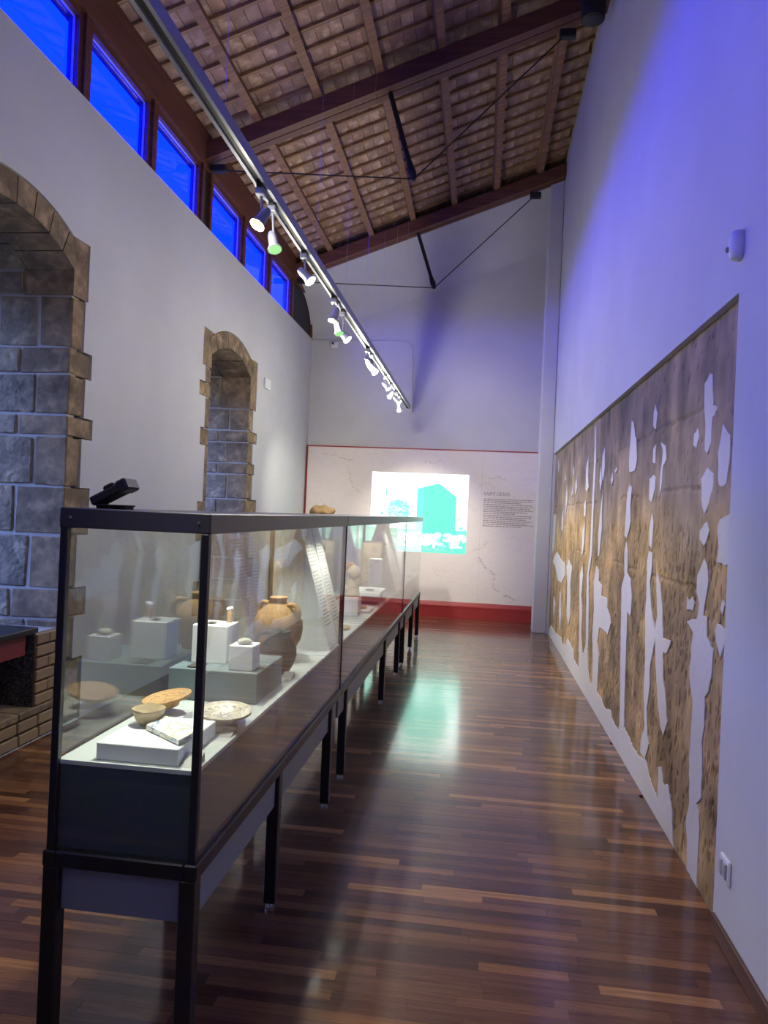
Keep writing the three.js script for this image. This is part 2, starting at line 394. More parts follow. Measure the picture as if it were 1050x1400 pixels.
// ------------------------------------------------------------------ clerestory windows of blue glass between brown timber
{
  const bays = [[-3.1, -2.22], [-2.04, -1.15], [-0.97, -0.08], [0.3, 1.18], [1.36, 2.25], [2.43, 3.32], [3.73, 4.61], [4.78, 5.65], [5.83, 6.72], [7.1, 7.98], [8.16, 9.02], [9.2, 10.15]];
  const X0 = XL - 0.02, X1 = XL - 0.10;
  bays.forEach(([a, b], i) => {
    const w = setting('window_' + (i + 1), 'clerestory window with blue glass in a brown timber frame', [X0, WALL_TOP, (a + b) / 2]);
    const y1 = WIN_TOP;
    part('frame', merge([box(X0, X1, WALL_TOP, y1, a - 0.05, a), box(X0, X1, WALL_TOP, y1, b, b + 0.05), box(X0, X1, y1, y1 + 0.05, a - 0.05, b + 0.05), box(X0 - 0.02, X1, WALL_TOP - 0.001, WALL_TOP + 0.012, a, b)]), M.window, w);
    part('glazing_bead', merge([box(X0 - 0.03, X0 - 0.045, WALL_TOP + 0.012, y1, a, a + 0.008), box(X0 - 0.03, X0 - 0.045, WALL_TOP + 0.012, y1, b - 0.008, b), box(X0 - 0.03, X0 - 0.045, y1 - 0.008, y1, a, b)]), M.bead, w);
    part('pane', box(X0 - 0.05, X0 - 0.054, WALL_TOP + 0.004, y1, a, b), M.film, w);
  });
  const trim = setting('trim_1', 'brown timber header and posts above the side wall', [XL, WALL_TOP, 4]);
  part('header', box(XL + 0.012, XL - 0.10, WIN_TOP + 0.05, 5.16, DF, DB), M.window, trim);
  const edges = [DF, ...bays.flat(), DB];
  for (let k = 0; k < edges.length; k += 2) {
    const a = edges[k] + (k ? 0.05 : 0), b = edges[k + 1] - (k + 2 < edges.length ? 0.05 : 0);
    if (b - a > 0.12) { part('post', box(XL + 0.004, XL - 0.10, WALL_TOP, WIN_TOP + 0.05, a, a + 0.06), M.window, trim); part('post', box(XL + 0.004, XL - 0.10, WALL_TOP, WIN_TOP + 0.05, b - 0.06, b), M.window, trim); part('infill', box(XL - 0.03, XL - 0.10, WALL_TOP, WIN_TOP + 0.05, a, b), M.blackMatt, trim); }
    else part('post', box(XL + 0.004, XL - 0.10, WALL_TOP, WIN_TOP + 0.05, a, b), M.window, trim);
  }
  niches.forEach((n, i) => {
    const [x, a, b, y0, y1] = n.win, w = setting('window_' + (13 + i), 'narrow window at the outer end of a stone niche', [x, y0, n.c]);
    part('frame', merge([box(x + 0.03, x - 0.03, y0, y1, a, a + 0.03), box(x + 0.03, x - 0.03, y0, y1, b - 0.03, b), box(x + 0.03, x - 0.03, y0, y0 + 0.03, a, b), box(x + 0.03, x - 0.03, y1 - 0.03, y1, a, b)]), M.window, w);
    part('pane', box(x + 0.002, x - 0.002, y0 + 0.03, y1 - 0.03, a + 0.03, b - 0.03), M.clear, w);
  });
}

// ------------------------------------------------------------------ roof: battens and clay tiles on purlins
{
  const ceil = setting('ceiling', 'sloping roof of clay tiles on wooden battens and purlins', [0, 5, 4]);
  const cosA = Math.cos(ANG), lift = 0.107, BH = 0.03, XE = XL - 0.42;
  const up = (x, h) => purlinBase(x) + h / cosA;
  // a board lying in the slope: x0..x1, from h0 to h1 above the purlin line
  const sloped = (x0, x1, h0, h1, d0, d1) => {
    const xm = (x0 + x1) / 2, g = new THREE.BoxGeometry((x1 - x0) / cosA, h1 - h0, d1 - d0);
    return g.rotateZ(ANG).translate(xm, up(xm, (h0 + h1) / 2), -(d0 + d1) / 2);
  };
  part('roof_deck', sloped(XE, XR + 0.3, lift + BH + 0.028, lift + BH + 0.16, DF - 0.2, DB + 0.3), M.batten, ceil);
  for (const x of [-2.28, -1.70, -1.12, -0.55, 0.02, 0.60]) for (const [a, b] of [[DF, DB]]) {
    const g = new THREE.BoxGeometry(0.075, 0.11, b - a).rotateZ(ANG).translate(x, up(x, 0.052), -(a + b) / 2);
    part('purlin', g, M.purlin, ceil);
  }
  const P = 0.25, D0 = -3.45;
  const tones = [[0.52, 0.35, 0.275], [0.58, 0.395, 0.30], [0.46, 0.31, 0.25], [0.62, 0.45, 0.35], [0.52, 0.375, 0.315]];
  const mats = tones.map((c, i) => { const t = tileTone.clone(); t.offset.set(i * 0.21, i * 0.37); t.needsUpdate = true; return std(c, 0.88, { map: t, bumpMap: stoneBump, bumpScale: 0.006 }); });
  const farMat = std([1, 1, 1], 0.88, { vertexColors: true, map: tileTone });
  const geos = [0, 1, 2].map((i) => metric(chamfered(0.118, 0.024, 0.235, 0.004)));
  geos.forEach((g, i) => { const uv = g.attributes.uv; for (let k = 0; k < uv.count; k++) uv.setXY(k, uv.getX(k) + i * 0.31, uv.getY(k) + i * 0.23); });
  const all = [];
  for (let r = 0; D0 + r * P < DB - 0.05; r++) {
    const d = D0 + r * P;
    part('batten', sloped(XL - 0.09, XR + 0.02, lift, lift + BH, d - 0.018, d + 0.018), M.batten, ceil);
    let x = XL - 0.08 - rnd() * 0.05;
    while (x < XR + 0.02) {
      const [px, py, z] = toPixel(x, up(x, lift + BH), d + P / 2), v = px > -30 && px < 840 && py > -40 && py < 420 && z > 0.5;
      all.push({ x, d: d + P / 2, h: lift + BH + 0.012 + rr(-0.003, 0.004), t: Math.floor(rnd() * 5), g: Math.floor(rnd() * 3), yaw: rr(-0.01, 0.01), area: v ? 1 / z ** 3 : 0 });
      x += 0.1205 * cosA;
    }
  }
  all.slice().sort((a, b) => b.area - a.area).slice(0, 300).forEach((p) => { p.own = p.area > 0; });
  const rest = [];
  for (const p of all) {
    const y = up(p.x, p.h);
    if (p.own) piece('tile', geos[p.g], mats[p.t], ceil, p.x, y, p.d, [0, p.yaw, ANG]);
    else if (p.d > 3.5) {
      const g = geos[p.g].clone().rotateZ(ANG).translate(p.x, y, -p.d), n = g.attributes.position.count, c = new Float32Array(n * 3);
      for (let i = 0; i < n; i++) c.set(tones[p.t], i * 3);
      g.setAttribute('color', new THREE.BufferAttribute(c, 3)); rest.push(g);
    }
  }
  part('tile_field', ownUv(mergeGeometries(rest)), farMat, ceil).userData.kind = 'stuff';
}

// ------------------------------------------------------------------ the trusses: timber beam, steel strut and tie rods
function truss(d0, label, strutTop, strutFoot, rodRight, rodLeft) {
  const t = thing('roof_truss', label, 'truss', [-0.9, 4.73, d0 + 0.08], 'trusses under the roof');
  const cosA = Math.cos(ANG), bar = (h0, h1, a, b, m, name) => {
    const x0 = XL - 0.02, x1 = XR + 0.02, xm = (x0 + x1) / 2;
    const g = new THREE.BoxGeometry((x1 - x0) / cosA, h1 - h0, b - a).rotateZ(ANG).translate(xm, purlinBase(xm) + (h0 + h1) / 2 / cosA, -(a + b) / 2);
    part(name, g, m, t);
  };
  bar(-0.155, 0.0, d0, d0 + 0.1, M.beam, 'beam'); bar(-0.155, 0.0, d0 + 0.115, d0 + 0.2, M.beam, 'back_beam');
  const dm = d0 + 0.108, dir = [strutFoot[0] - strutTop[0], strutFoot[1] - strutTop[1]], k = (q) => [strutTop[0] + dir[0] * q, strutTop[1] + dir[1] * q, dm];
  part('strut', merge([rod(k(-0.12), k(0.75), 0.024, 12), rod(k(0.75), k(0.9), 0.024, 12, 0.04), rod(k(0.9), k(1), 0.04, 12, 0.022)]), M.blackMatt, t);
  part('tie_rod', rod(k(0.985), [rodRight[0], rodRight[1], dm], 0.007, 8), M.blackMatt, t);
  part('tie_rod', rod(k(0.985), [rodLeft[0], rodLeft[1], dm], 0.007, 8), M.blackMatt, t);
  part('bracket', cbox(rodRight[0] - 0.03, rodRight[0] + 0.12, rodRight[1] - 0.01, rodRight[1] + 0.07, d0 + 0.07, d0 + 0.14, 0.01), M.blackMatt, t);
  part('bracket', cbox(rodLeft[0] - 0.02, rodLeft[0] + 0.14, rodLeft[1] - 0.025, rodLeft[1] + 0.045, d0 + 0.07, d0 + 0.14, 0.01), M.blackMatt, t);
}
truss(6.805, 'timber roof truss with black tie rods crossing the middle of the room', [-0.99, 5.45], [-0.753, 4.70], [0.56, 5.99], [-2.73, 4.83]);
truss(10.25, 'timber roof truss with black tie rods close to the end wall', [-1.02, 5.46], [-0.777, 4.74], [0.52, 6.0], [-2.73, 4.83]);

// ------------------------------------------------------------------ right wall with the strip of exposed old masonry
const SD0 = 3.03, SD1 = 10.38, STOP = 2.472, SX = XR + 0.035;
const wallRight = setting('wall_right', 'white plastered wall with a recessed strip of bare old masonry');
{
  const s = new THREE.Shape([[DF, 0], [SD0, 0], [SD0, STOP], [SD1, STOP], [SD1, 0], [DB + 0.3, 0], [DB + 0.3, 7], [DF, 7]].map(([d, y]) => new THREE.Vector2(d, y)));
  const g = new THREE.ExtrudeGeometry(s, { depth: 0.3, bevelEnabled: false });
  g.applyMatrix4(new THREE.Matrix4().set(0, 0, 1, XR, 0, 1, 0, 0, -1, 0, 0, 0, 0, 0, 0, 1));
  part('plaster', g, M.plaster, wallRight);
  part('masonry_backing', box(XR + 0.09, XR + 0.3, 0, STOP, SD0, SD1), mortar, wallRight);

  // the bare surface: pitted ochre masonry below, greyer skim above, real relief
  const ds = []; for (let d = SD0 - 0.02; d < SD1 + 0.03; d += 0.0052 * Math.pow(d / 3, 1.25)) ds.push(d);
  const ny = 250, nd = ds.length, H = new Float32Array(nd * ny), y0 = -0.02, dy = (STOP + 0.03 - y0) / (ny - 1);
  for (let i = 0; i < nd; i++) for (let j = 0; j < ny; j++) {
    const u = ds[i] / 12, v = (y0 + j * dy) / 12 + 0.1;
    H[i * ny + j] = 0.004 * (fbm(u, v, 30, 30, 3, 101) - 0.5) + 0.005 * (fbm(u, v, 160, 120, 3, 111) - 0.5) * (1.4 - 0.9 * Math.min(1, Math.max(0, (y0 + j * dy - 0.9) / 0.7)));
  }
  const find = (d) => { let a = 0, b = nd - 1; while (b - a > 1) { const m = (a + b) >> 1; if (ds[m] < d) a = m; else b = m; } return a; };
  for (let k = 0; k < 5200; k++) {
    const q = rnd(), d = SD0 + (SD1 - SD0) * rnd(), y = q < 0.82 ? 1.55 * Math.pow(rnd(), 0.8) : rr(1.2, STOP);
    const a = rr(0.005, 0.011), b = rr(0.010, 0.034) * (q < 0.82 ? 1 : 0.6), dep = rr(0.006, 0.016) * (q < 0.82 ? 1 : 0.6);
    for (let i = Math.max(0, find(d - a) - 1); i < nd && ds[i] <= d + a; i++) for (let j = Math.max(0, Math.floor((y - b - y0) / dy)); j < ny && y0 + j * dy <= y + b; j++) {
      const r2 = ((ds[i] - d) / a) ** 2 + ((y0 + j * dy - y) / b) ** 2;
      if (r2 < 1) H[i * ny + j] += dep * (1 - r2 * r2);
    }
  }
  // day joints between the lifts of the old wall
  for (const [ya, amp, f] of [[1.74, 0.012, 7], [1.27, 0.01, 5], [2.1, 0.008, 6]]) for (let i = 0; i < nd; i++) {
    const on = fbm(ds[i] / 12, 0.3, 16, 4, 2, Math.round(ya * 100)); if (on < 0.5) continue;
    const y = ya + amp * (fbm(ds[i] / 12, 0.7, 40, 4, 3, Math.round(ya * 50)) - 0.5) * 3, j = Math.round((y - y0) / dy);
    if (j >= 0 && j < ny) { H[i * ny + j] += 0.010; if (j) H[i * ny + j - 1] += 0.005; }
  }
  const pos = new Float32Array(nd * ny * 3), uv = new Float32Array(nd * ny * 2), idx = [];
  for (let i = 0; i < nd; i++) for (let j = 0; j < ny; j++) {
    const k = i * ny + j, y = y0 + j * dy;
    pos.set([SX + H[k], y, -ds[i]], k * 3); uv.set([(ds[i] - SD0) / (SD1 - SD0), y / STOP], k * 2);
    if (i < nd - 1 && j < ny - 1) idx.push(k, k + 1, k + ny, k + 1, k + ny + 1, k + ny);
  }
  const mg = new THREE.BufferGeometry();
  mg.setAttribute('position', new THREE.BufferAttribute(pos, 3)); mg.setAttribute('uv', new THREE.BufferAttribute(uv, 2)); mg.setIndex(idx); mg.computeVertexNormals();
  if (mg.attributes.normal.getX(Math.floor(nd * ny / 2)) > 0) { for (let i = 0; i < idx.length; i += 3) { const t = idx[i]; idx[i] = idx[i + 1]; idx[i + 1] = t; } mg.setIndex(idx); mg.computeVertexNormals(); }
  const tone = texture(2048, 700, (u, v) => {
    const X = u * 7.35, Y = v * 2.47, U = X / 7.35, Vv = Y / 7.35;
    const a = fbm(U, Vv, 9, 9, 5, 201), b = fbm(U, Vv, 40, 40, 4, 207), c = fbm(U, Vv, 7, 5, 4, 213), e = fbm(U, Vv, 90, 30, 3, 219);
    const skim = Math.min(1, Math.max(0, (Y - 1.35 + 1.1 * (c - 0.5) + 0.35 * (b - 0.5)) / 0.35));      // outline of the remaining grey skim
    const ochre = [0.66, 0.545, 0.375], grey = [0.56, 0.49, 0.395], dark = fbm(U, Vv, 5, 4, 4, 231), k = 0.60 + 0.62 * a + 0.55 * (b - 0.5) + 0.4 * (e - 0.5);
    const soot = Math.max(0, dark - 0.54) * 2.2;
    return [0, 1, 2].map((i) => (ochre[i] * (1 - skim) + grey[i] * skim) * k * (1 - soot) + soot * [0.30, 0.29, 0.28][i]);
  }, true, [1, 1]);
  part('bare_masonry', ownUv(mg), std([1, 1, 1], 0.95, { map: tone }), wallRight, 'pitted ochre masonry with a greyer skim near the top');

  // white plaster fills, traced where they lie on the wall (pixels of the photograph, met with the wall plane)
  const A = (l) => l.map(([x, y]) => [880 + x / 4, 390 + y / 4]), B = (l) => l.map(([x, y]) => [880 + x / 4, 700 + y / 4]), C = (l) => l.map(([x, y]) => [750 + x / 5.833, 520 + y / 5.833]), Dz = (l) => l.map(([x, y]) => [750 + x / 4.373, 740 + y / 4.373]), Ez = (l) => l.map(([x, y]) => [880 + x / 4, 1000 + y / 4]);
  const fills = [
    A([[360, 487], [375, 490], [378, 660], [400, 672], [385, 705], [372, 720], [366, 860], [345, 915], [333, 905], [336, 760], [330, 640], [332, 540]]),
    A([[292, 783], [302, 830], [285, 885], [270, 870], [275, 815]]),
    A([[432, 760], [445, 790], [470, 820], [470, 930], [450, 1080], [430, 1098], [408, 1088], [405, 920], [415, 870]]),
    A([[345, 1000], [378, 1035], [380, 1085], [355, 1190], [330, 1250], [315, 1180], [313, 1060]]),
    A([[345, 1295], [355, 1340], [340, 1400], [325, 1425], [305, 1390], [305, 1345]]),
    B([[474, 10], [469, 295], [400, 275], [410, 190], [400, 110], [415, 40]]),
    A([[65, 652], [75, 700], [65, 785], [52, 770], [55, 690]]), A([[65, 872], [62, 970], [48, 965], [52, 900]]),
    A([[95, 860], [118, 880], [122, 950], [105, 985], [95, 1110], [85, 1160], [95, 1000], [105, 900]]),
    A([[50, 1040], [63, 1050], [60, 1110], [42, 1188], [30, 1170], [32, 1060]]), A([[45, 1245], [52, 1300], [42, 1440], [30, 1420], [30, 1340]]),
    [...B([[330, 262], [345, 300], [352, 380], [335, 480], [325, 570], [345, 580], [345, 690], [378, 760], [372, 870], [352, 980], [332, 1010], [330, 1170], [318, 1240]]), ...Ez([[315, 70], [318, 150], [312, 360], [285, 390], [300, 440], [300, 560], [293, 700], [288, 850], [270, 845], [232, 790], [238, 600], [230, 490], [250, 380], [250, 270], [248, 150]]), ...B([[258, 1220], [268, 1050], [250, 900], [262, 720], [270, 660], [235, 600], [260, 590], [290, 590], [303, 500], [290, 440], [293, 350], [315, 300]])],
    B([[235, 465], [245, 490], [265, 465], [275, 500], [268, 540], [235, 535]]), B([[430, 485], [440, 510], [430, 560], [420, 530]]), B([[400, 615], [455, 650], [440, 720], [418, 795], [398, 720], [392, 650]]),
    Dz([[600, 60], [620, 75], [612, 190], [605, 240], [612, 400], [638, 560], [625, 640], [605, 740], [603, 860], [585, 1000], [588, 1160], [597, 1210], [575, 1300], [548, 1260], [550, 1205], [575, 1100], [568, 900], [578, 700], [578, 480], [585, 300], [590, 110]]),
    B([[72, 335], [90, 400], [100, 520], [105, 690], [150, 705], [125, 770], [105, 765], [105, 900], [118, 1020], [128, 1150], [105, 1220], [90, 1170], [75, 1020], [65, 800], [60, 660], [75, 560], [70, 430]]),
    Dz([[35, 90], [50, 65], [75, 110], [95, 130], [98, 200], [75, 250], [55, 230], [40, 150], [25, 120]]), Dz([[120, 110], [140, 160], [130, 250], [128, 440], [118, 505], [108, 440], [112, 250], [108, 150]]),
    Dz([[68, 300], [75, 440], [68, 540], [62, 420]]), Dz([[30, 330], [40, 380], [32, 470], [28, 400]]),
    Dz([[200, 150], [205, 210], [195, 330], [200, 420], [195, 560], [200, 680], [180, 660], [185, 540], [185, 330], [188, 200]]),
    [...C([[381, 370], [380, 600], [364, 900], [345, 1390]]), ...Dz([[240, 200], [240, 400], [235, 640], [224, 640], [226, 400], [230, 200]]), ...C([[330, 1390], [352, 900], [366, 600], [373, 372]])],
    Dz([[285, 150], [300, 180], [300, 240], [318, 270], [315, 330], [350, 345], [350, 400], [372, 490], [355, 555], [305, 510], [290, 600], [300, 680], [290, 900], [262, 850], [265, 700], [262, 560], [272, 400], [270, 250]]),
    Dz([[465, 5], [475, 60], [470, 190], [490, 230], [497, 330], [490, 440], [470, 420], [465, 600], [455, 900], [450, 1110], [425, 1100], [430, 850], [432, 600], [435, 430], [437, 280], [455, 200], [455, 60]]),
    C([[665, 325], [680, 335], [690, 455], [700, 450], [705, 640], [685, 725], [645, 730], [642, 640], [655, 480]]), C([[650, 835], [665, 860], [652, 1000], [655, 1130], [625, 1260], [608, 1240], [615, 1100], [630, 900]]),
    C([[450, 530], [448, 700], [435, 800], [425, 750], [432, 600]]), C([[418, 690], [425, 800], [415, 880], [408, 800]]), C([[440, 870], [430, 960], [425, 1180], [405, 1400], [395, 1400], [400, 1200], [420, 1000]]),
    C([[320, 610], [315, 780], [320, 850], [310, 885], [297, 870], [300, 700]]), C([[300, 950], [295, 1080], [283, 1090], [285, 990]]), C([[290, 1130], [285, 1300], [270, 1400], [265, 1400], [272, 1200]]),
    C([[548, 690], [550, 715], [535, 738], [530, 715]]), C([[510, 740], [515, 800], [505, 840], [498, 790]]), C([[80, 635], [87, 690], [78, 730]]), C([[133, 740], [138, 790], [130, 820]]), C([[205, 680], [207, 755], [198, 740]]),
    C([[225, 775], [228, 860], [215, 925], [215, 830]]), C([[150, 840], [150, 960], [135, 1100], [140, 930]]), C([[190, 840], [195, 900], [185, 930]]), C([[120, 1020], [115, 1200], [105, 1190], [110, 1080]]), C([[50, 1065], [60, 1080], [45, 1350], [30, 1380], [30, 1250], [38, 1100]]),
  ];
  const PX = SX - 0.0045;
  const onWall = (pts) => pts.map(([x, y]) => { const q = at(x, y, { x: PX }); return [Math.min(SD1 - 0.01, Math.max(SD0 + 0.004, q.d)), Math.min(STOP - 0.01, Math.max(0, q.y))]; });
  const ragged = (pts) => {
    const out = [];
    for (let i = 0; i < pts.length; i++) {
      const a = pts[i], b = pts[(i + 1) % pts.length], L = Math.hypot(b[0] - a[0], b[1] - a[1]), n = Math.max(1, Math.min(14, Math.round(L / 0.035)));
      for (let k = 0; k < n; k++) { const f = k / n, j = k ? 0.006 : 0.002; out.push([a[0] + (b[0] - a[0]) * f + rr(-j, j), Math.max(0, a[1] + (b[1] - a[1]) * f + rr(-j, j))]); }
    }
    return out;
  };
  const sheet = (pts) => {
    const g = new THREE.ExtrudeGeometry(new THREE.Shape(pts.map(([d, y]) => new THREE.Vector2(d, y))), { depth: 0.008, bevelEnabled: true, bevelThickness: 0.002, bevelSize: 0.003, bevelSegments: 1 });
    return g.applyMatrix4(new THREE.Matrix4().set(0, 0, 1, PX + 0.003, 0, 1, 0, 0, -1, 0, 0, 0, 0, 0, 0, 1));
  };
  fills.forEach((f, i) => part('plaster_fill', sheet(ragged(onWall(f))).translate(-0.00012 * i, 0, 0), M.patch, wallRight));
  const top = onWall([...Dz([[12, 500], [40, 550], [75, 580], [80, 615], [100, 620], [110, 580], [145, 650], [149, 705], [165, 735], [178, 760], [182, 660], [190, 640], [205, 675], [225, 610], [230, 640], [234, 770], [245, 845], [262, 850], [290, 900], [310, 940], [335, 1000], [370, 1010], [375, 1060], [415, 1135], [425, 1080], [440, 1090], [465, 1150], [500, 1230], [540, 1290], [575, 1310]]), ...Ez([[25, 240], [45, 300], [74, 380], [79, 200], [95, 195], [105, 290], [130, 300], [150, 420], [156, 600]])]);
  const mono = []; for (const q of top) mono.push(q);
  const band = [[SD1 - 0.012, 0], ...ragged(mono).slice(0, -12), [mono[mono.length - 1][0], mono[mono.length - 1][1]], [mono[mono.length - 1][0] - 0.02, 0]];
  part('plaster_fill', sheet(band).translate(-0.0008, 0, 0), M.patch, wallRight, 'white plaster skirt along the foot of the bare masonry');
  single('baseboard_right', cbox(XR - 0.014, XR, 0.001, 0.07, DF, SD0 - 0.02, 0.003), M.skirting, 'brown wooden skirting board below the white wall', null, null, 'structure');
}

// ------------------------------------------------------------------ end walls and pilaster
{
  const pos = [], idx = [], n = 20, d0 = 10.452, x0 = XL - 0.02, x1 = XR + 0.02;
  for (let i = 0; i <= n; i++) {
    const t = i / n * Math.PI / 2, d = d0 + (DB + 0.002 - d0) * Math.sin(t), h = -0.15 - 0.6 * (1 - Math.cos(t));
    for (const x of [x0, x1]) pos.push(x, purlinBase(x) + h, -d);
    if (i < n) { const k = i * 2; idx.push(k, k + 1, k + 2, k + 1, k + 3, k + 2); }
  }
  let g = new THREE.BufferGeometry(); g.setAttribute('position', new THREE.Float32BufferAttribute(pos, 3)); g.setIndex(idx); g.computeVertexNormals();
  g.setAttribute('uv', new THREE.Float32BufferAttribute(pos.flatMap((v, i) => (i % 3 === 0 ? [v, pos[i + 1] + pos[i + 2]] : [])), 2)); g = ownUv(g);
  single('trim_3', g, M.plaster, 'white plastered cove between the last truss and the end wall', null, null, 'structure');
}
single('wall_back', box(XL - 0.3, XR + 0.3, 0, 7, DB, DB + 0.25), M.plaster, 'white plastered end wall below the sloping roof', null, null, 'structure');
single('wall_front', box(XL - 0.3, XR + 0.3, 0, 7, DF - 0.25, DF), M.plaster, 'white plastered wall at the entrance end', null, null, 'structure');
single('trim_2', cbox(0.777, XR - 0.004, 0, purlinBase(0.777) - 0.02, 10.40, 10.73, 0.006), M.plaster, 'white square pilaster beside the bare masonry', null, null, 'structure');
single('outside_ground', box(XL - 60, XL - T - 0.02, -0.3, -0.1, -60, 60), std([0.08, 0.09, 0.07], 0.95), 'dark ground outside the windows', null, null, 'structure');

// ------------------------------------------------------------------ printed panel with red border on the end wall
{
  const x0 = XL + 0.03, x1 = XR - 0.01, y0 = 0.245, y1 = 2.575, w = x1 - x0, h = y1 - y0;
  const t = thing('exhibition_panel', 'wide pale marbled exhibition panel with red edge on the end wall', 'panel', [(x0 + x1) / 2, 0, DP]);
  const print = canvasTexture(2048, 1280, (c, W, H) => {
    const X = (x) => (x - x0) / w * W, Y = (y) => (y1 - y) / h * H;
    c.fillStyle = '#d9d0cb'; c.fillRect(0, 0, W, H);
    for (let i = 0; i < 5000; i++) { c.fillStyle = `rgba(${120 + rnd() * 60},${110 + rnd() * 50},${105 + rnd() * 50},0.035)`; c.beginPath(); c.ellipse(rnd() * W, rnd() * H, rr(2, 26), rr(1, 9), rr(-0.6, 0.6), 0, 7); c.fill(); }
    // veins
    const vein = (pts, wid, a) => { for (let k = 0; k < pts.length - 1; k++) { const [ax, ay] = pts[k], [bx, by] = pts[k + 1]; for (let s = 0; s < 1; s += 0.06) { if (rnd() < 0.25) continue; c.fillStyle = `rgba(128,112,104,${a * rr(0.3, 0.9)})`; c.beginPath(); c.ellipse(X(ax + (bx - ax) * s + rr(-0.012, 0.012)), Y(ay + (by - ay) * s + rr(-0.012, 0.012)), rr(3, 12) * wid, rr(1, 4) * wid, rr(-0.4, 0.8), 0, 7); c.fill(); } } };
    vein([[-2.5, 2.47], [-2.3, 2.44], [-2.1, 2.37], [-2.0, 2.40]], 1, 0.4); vein([[-2.1, 2.3], [-2.05, 2.1], [-2.0, 1.95], [-1.85, 1.85]], 1, 0.35);
    vein([[-0.9, 2.4], [-0.75, 2.37], [-0.62, 2.42]], 0.9, 0.4); vein([[0.0, 2.2], [0.15, 2.16], [0.25, 2.2], [0.4, 2.12]], 1, 0.35); vein([[-0.05, 2.05], [0.1, 2.1], [0.2, 2.02]], 0.8, 0.35);
    vein([[-0.6, 0.62], [-0.7, 0.75], [-0.45, 0.7]], 0.8, 0.3); vein([[0.0, 0.95], [0.1, 0.8], [0.25, 0.7], [0.22, 0.5], [0.42, 0.38], [0.6, 0.33]], 1.3, 0.4); vein([[0.12, 1.2], [0.05, 1.1], [-0.1, 1.05]], 0.9, 0.35); vein([[-2.2, 1.4], [-1.95, 1.3], [-1.9, 1.1]], 1, 0.3); vein([[0.35, 1.75], [0.28, 1.68], [0.2, 1.72]], 0.8, 0.4);
    c.strokeStyle = 'rgba(120,108,102,0.35)'; c.lineWidth = 1.5; for (const x of [-0.95, 0.0]) { c.beginPath(); c.moveTo(X(x), 0); c.lineTo(X(x), H); c.stroke(); }
    c.fillStyle = '#6f625b'; c.font = '38px serif'; c.textBaseline = 'alphabetic'; c.fillText('SANT GENIS', X(0.03), Y(1.905), 0.41 / w * W);
    c.fillStyle = 'rgba(110,95,88,0.75)';
    for (let i = 0; i < 16; i++) { let x = 0.035; const end = [0.78, 0.77, 0.6, 0.78, 0.79, 0.74, 0.78, 0.7, 0.52, 0.78, 0.77, 0.69, 0.78, 0.71, 0.79, 0.62][i]; while (x < end) { const l = rr(0.012, 0.05); c.fillRect(X(x), Y(1.855 - i * 0.0275), Math.min(l, end - x) / w * W, 6.5); x += l + 0.008; } }
  });
  part('board', box(x0, x1, y0, y1, DP + 0.006, DB - 0.002), M.red, t, 'red edge of the panel');
  part('printed_face', ownUv(box(x0 + 0.004, x1, y0, y1 - 0.004, DP, DP + 0.006)), std([1, 1, 1], 0.6, { map: print }), t, 'pale marbled print with grey veins and text');
  part('border', merge([box(x0 - 0.008, x1, y1 - 0.006, y1 + 0.012, DP - 0.012, DB - 0.002), box(x0 - 0.014, x0 + 0.004, y0, y1 + 0.012, DP - 0.012, DB - 0.002)]), M.red, t, 'red border strip');
  part('plinth', box(x0 - 0.014, x1, 0, 0.165, DP - 0.035, DB - 0.002), M.red, t, 'red plinth along the floor');
  const mould = new THREE.Shape([[0, 0.165], [-0.05, 0.165], [-0.05, 0.185], [-0.035, 0.2], [-0.02, 0.235], [-0.012, 0.247], [0, 0.247]].map(([a, b]) => new THREE.Vector2(a, b)));
  const mg = new THREE.ExtrudeGeometry(mould, { depth: x1 - x0 + 0.014, bevelEnabled: false });
  mg.applyMatrix4(new THREE.Matrix4().set(0, 0, 1, x0 - 0.014, 0, 1, 0, 0, -1, 0, 0, -DP - 0.01, 0, 0, 0, 1));
  part('moulding', mg, M.red, t, 'red moulded top of the plinth');

  // the projected picture on the panel
  const s0 = -1.70, s1 = -0.203, b0 = 0.985, b1 = 2.2;
  const pic = canvasTexture(1024, 832, (c, W, H) => {
    const tint = { paper: [150, 156, 152], mint: [95, 125, 115], grass: [42, 104, 84], house: [40, 106, 84], side: [44, 111, 92], moss: [36, 99, 77], dusk: [32, 90, 76], leaf: [48, 108, 90], mast: [44, 82, 70], pale: [125, 140, 132], bright: [155, 160, 157], meadow: [66, 116, 84] };
    const ink = (k, a = 1) => `rgba(${tint[k].join(',')},${a.toFixed(3)})`;
    const soft = (x, y, rx, ry, k, n, a) => { for (let i = 0; i < n; i++) { const q = rnd() * 6.283, r = Math.sqrt(rnd()); c.fillStyle = ink(k, a * rr(0.4, 1)); c.beginPath(); c.ellipse(x + rx * r * Math.cos(q), y + ry * r * Math.sin(q), rr(5, 20), rr(4, 14), rnd() * 3, 0, 7); c.fill(); } };
    const poly = (k, pts) => { c.fillStyle = ink(k); c.beginPath(); pts.forEach(([x, y], i) => (i ? c.lineTo(x, y) : c.moveTo(x, y))); c.fill(); };
    c.fillStyle = ink('paper'); c.fillRect(0, 0, W, H);
    soft(120, 20, 200, 25, 'mint', 60, 0.3); soft(560, 14, 460, 12, 'mint', 60, 0.3);
    c.fillStyle = ink('grass'); c.fillRect(0, 590, W, 242);
    poly('house', [[490, 160], [706, 100], [735, 108], [905, 235], [905, 640], [490, 640]]);
    poly('side', [[490, 160], [560, 142], [560, 640], [490, 640]]);
    soft(780, 400, 105, 190, 'moss', 260, 0.12); soft(620, 480, 90, 120, 'moss', 120, 0.12); soft(720, 560, 130, 70, 'dusk', 120, 0.2);
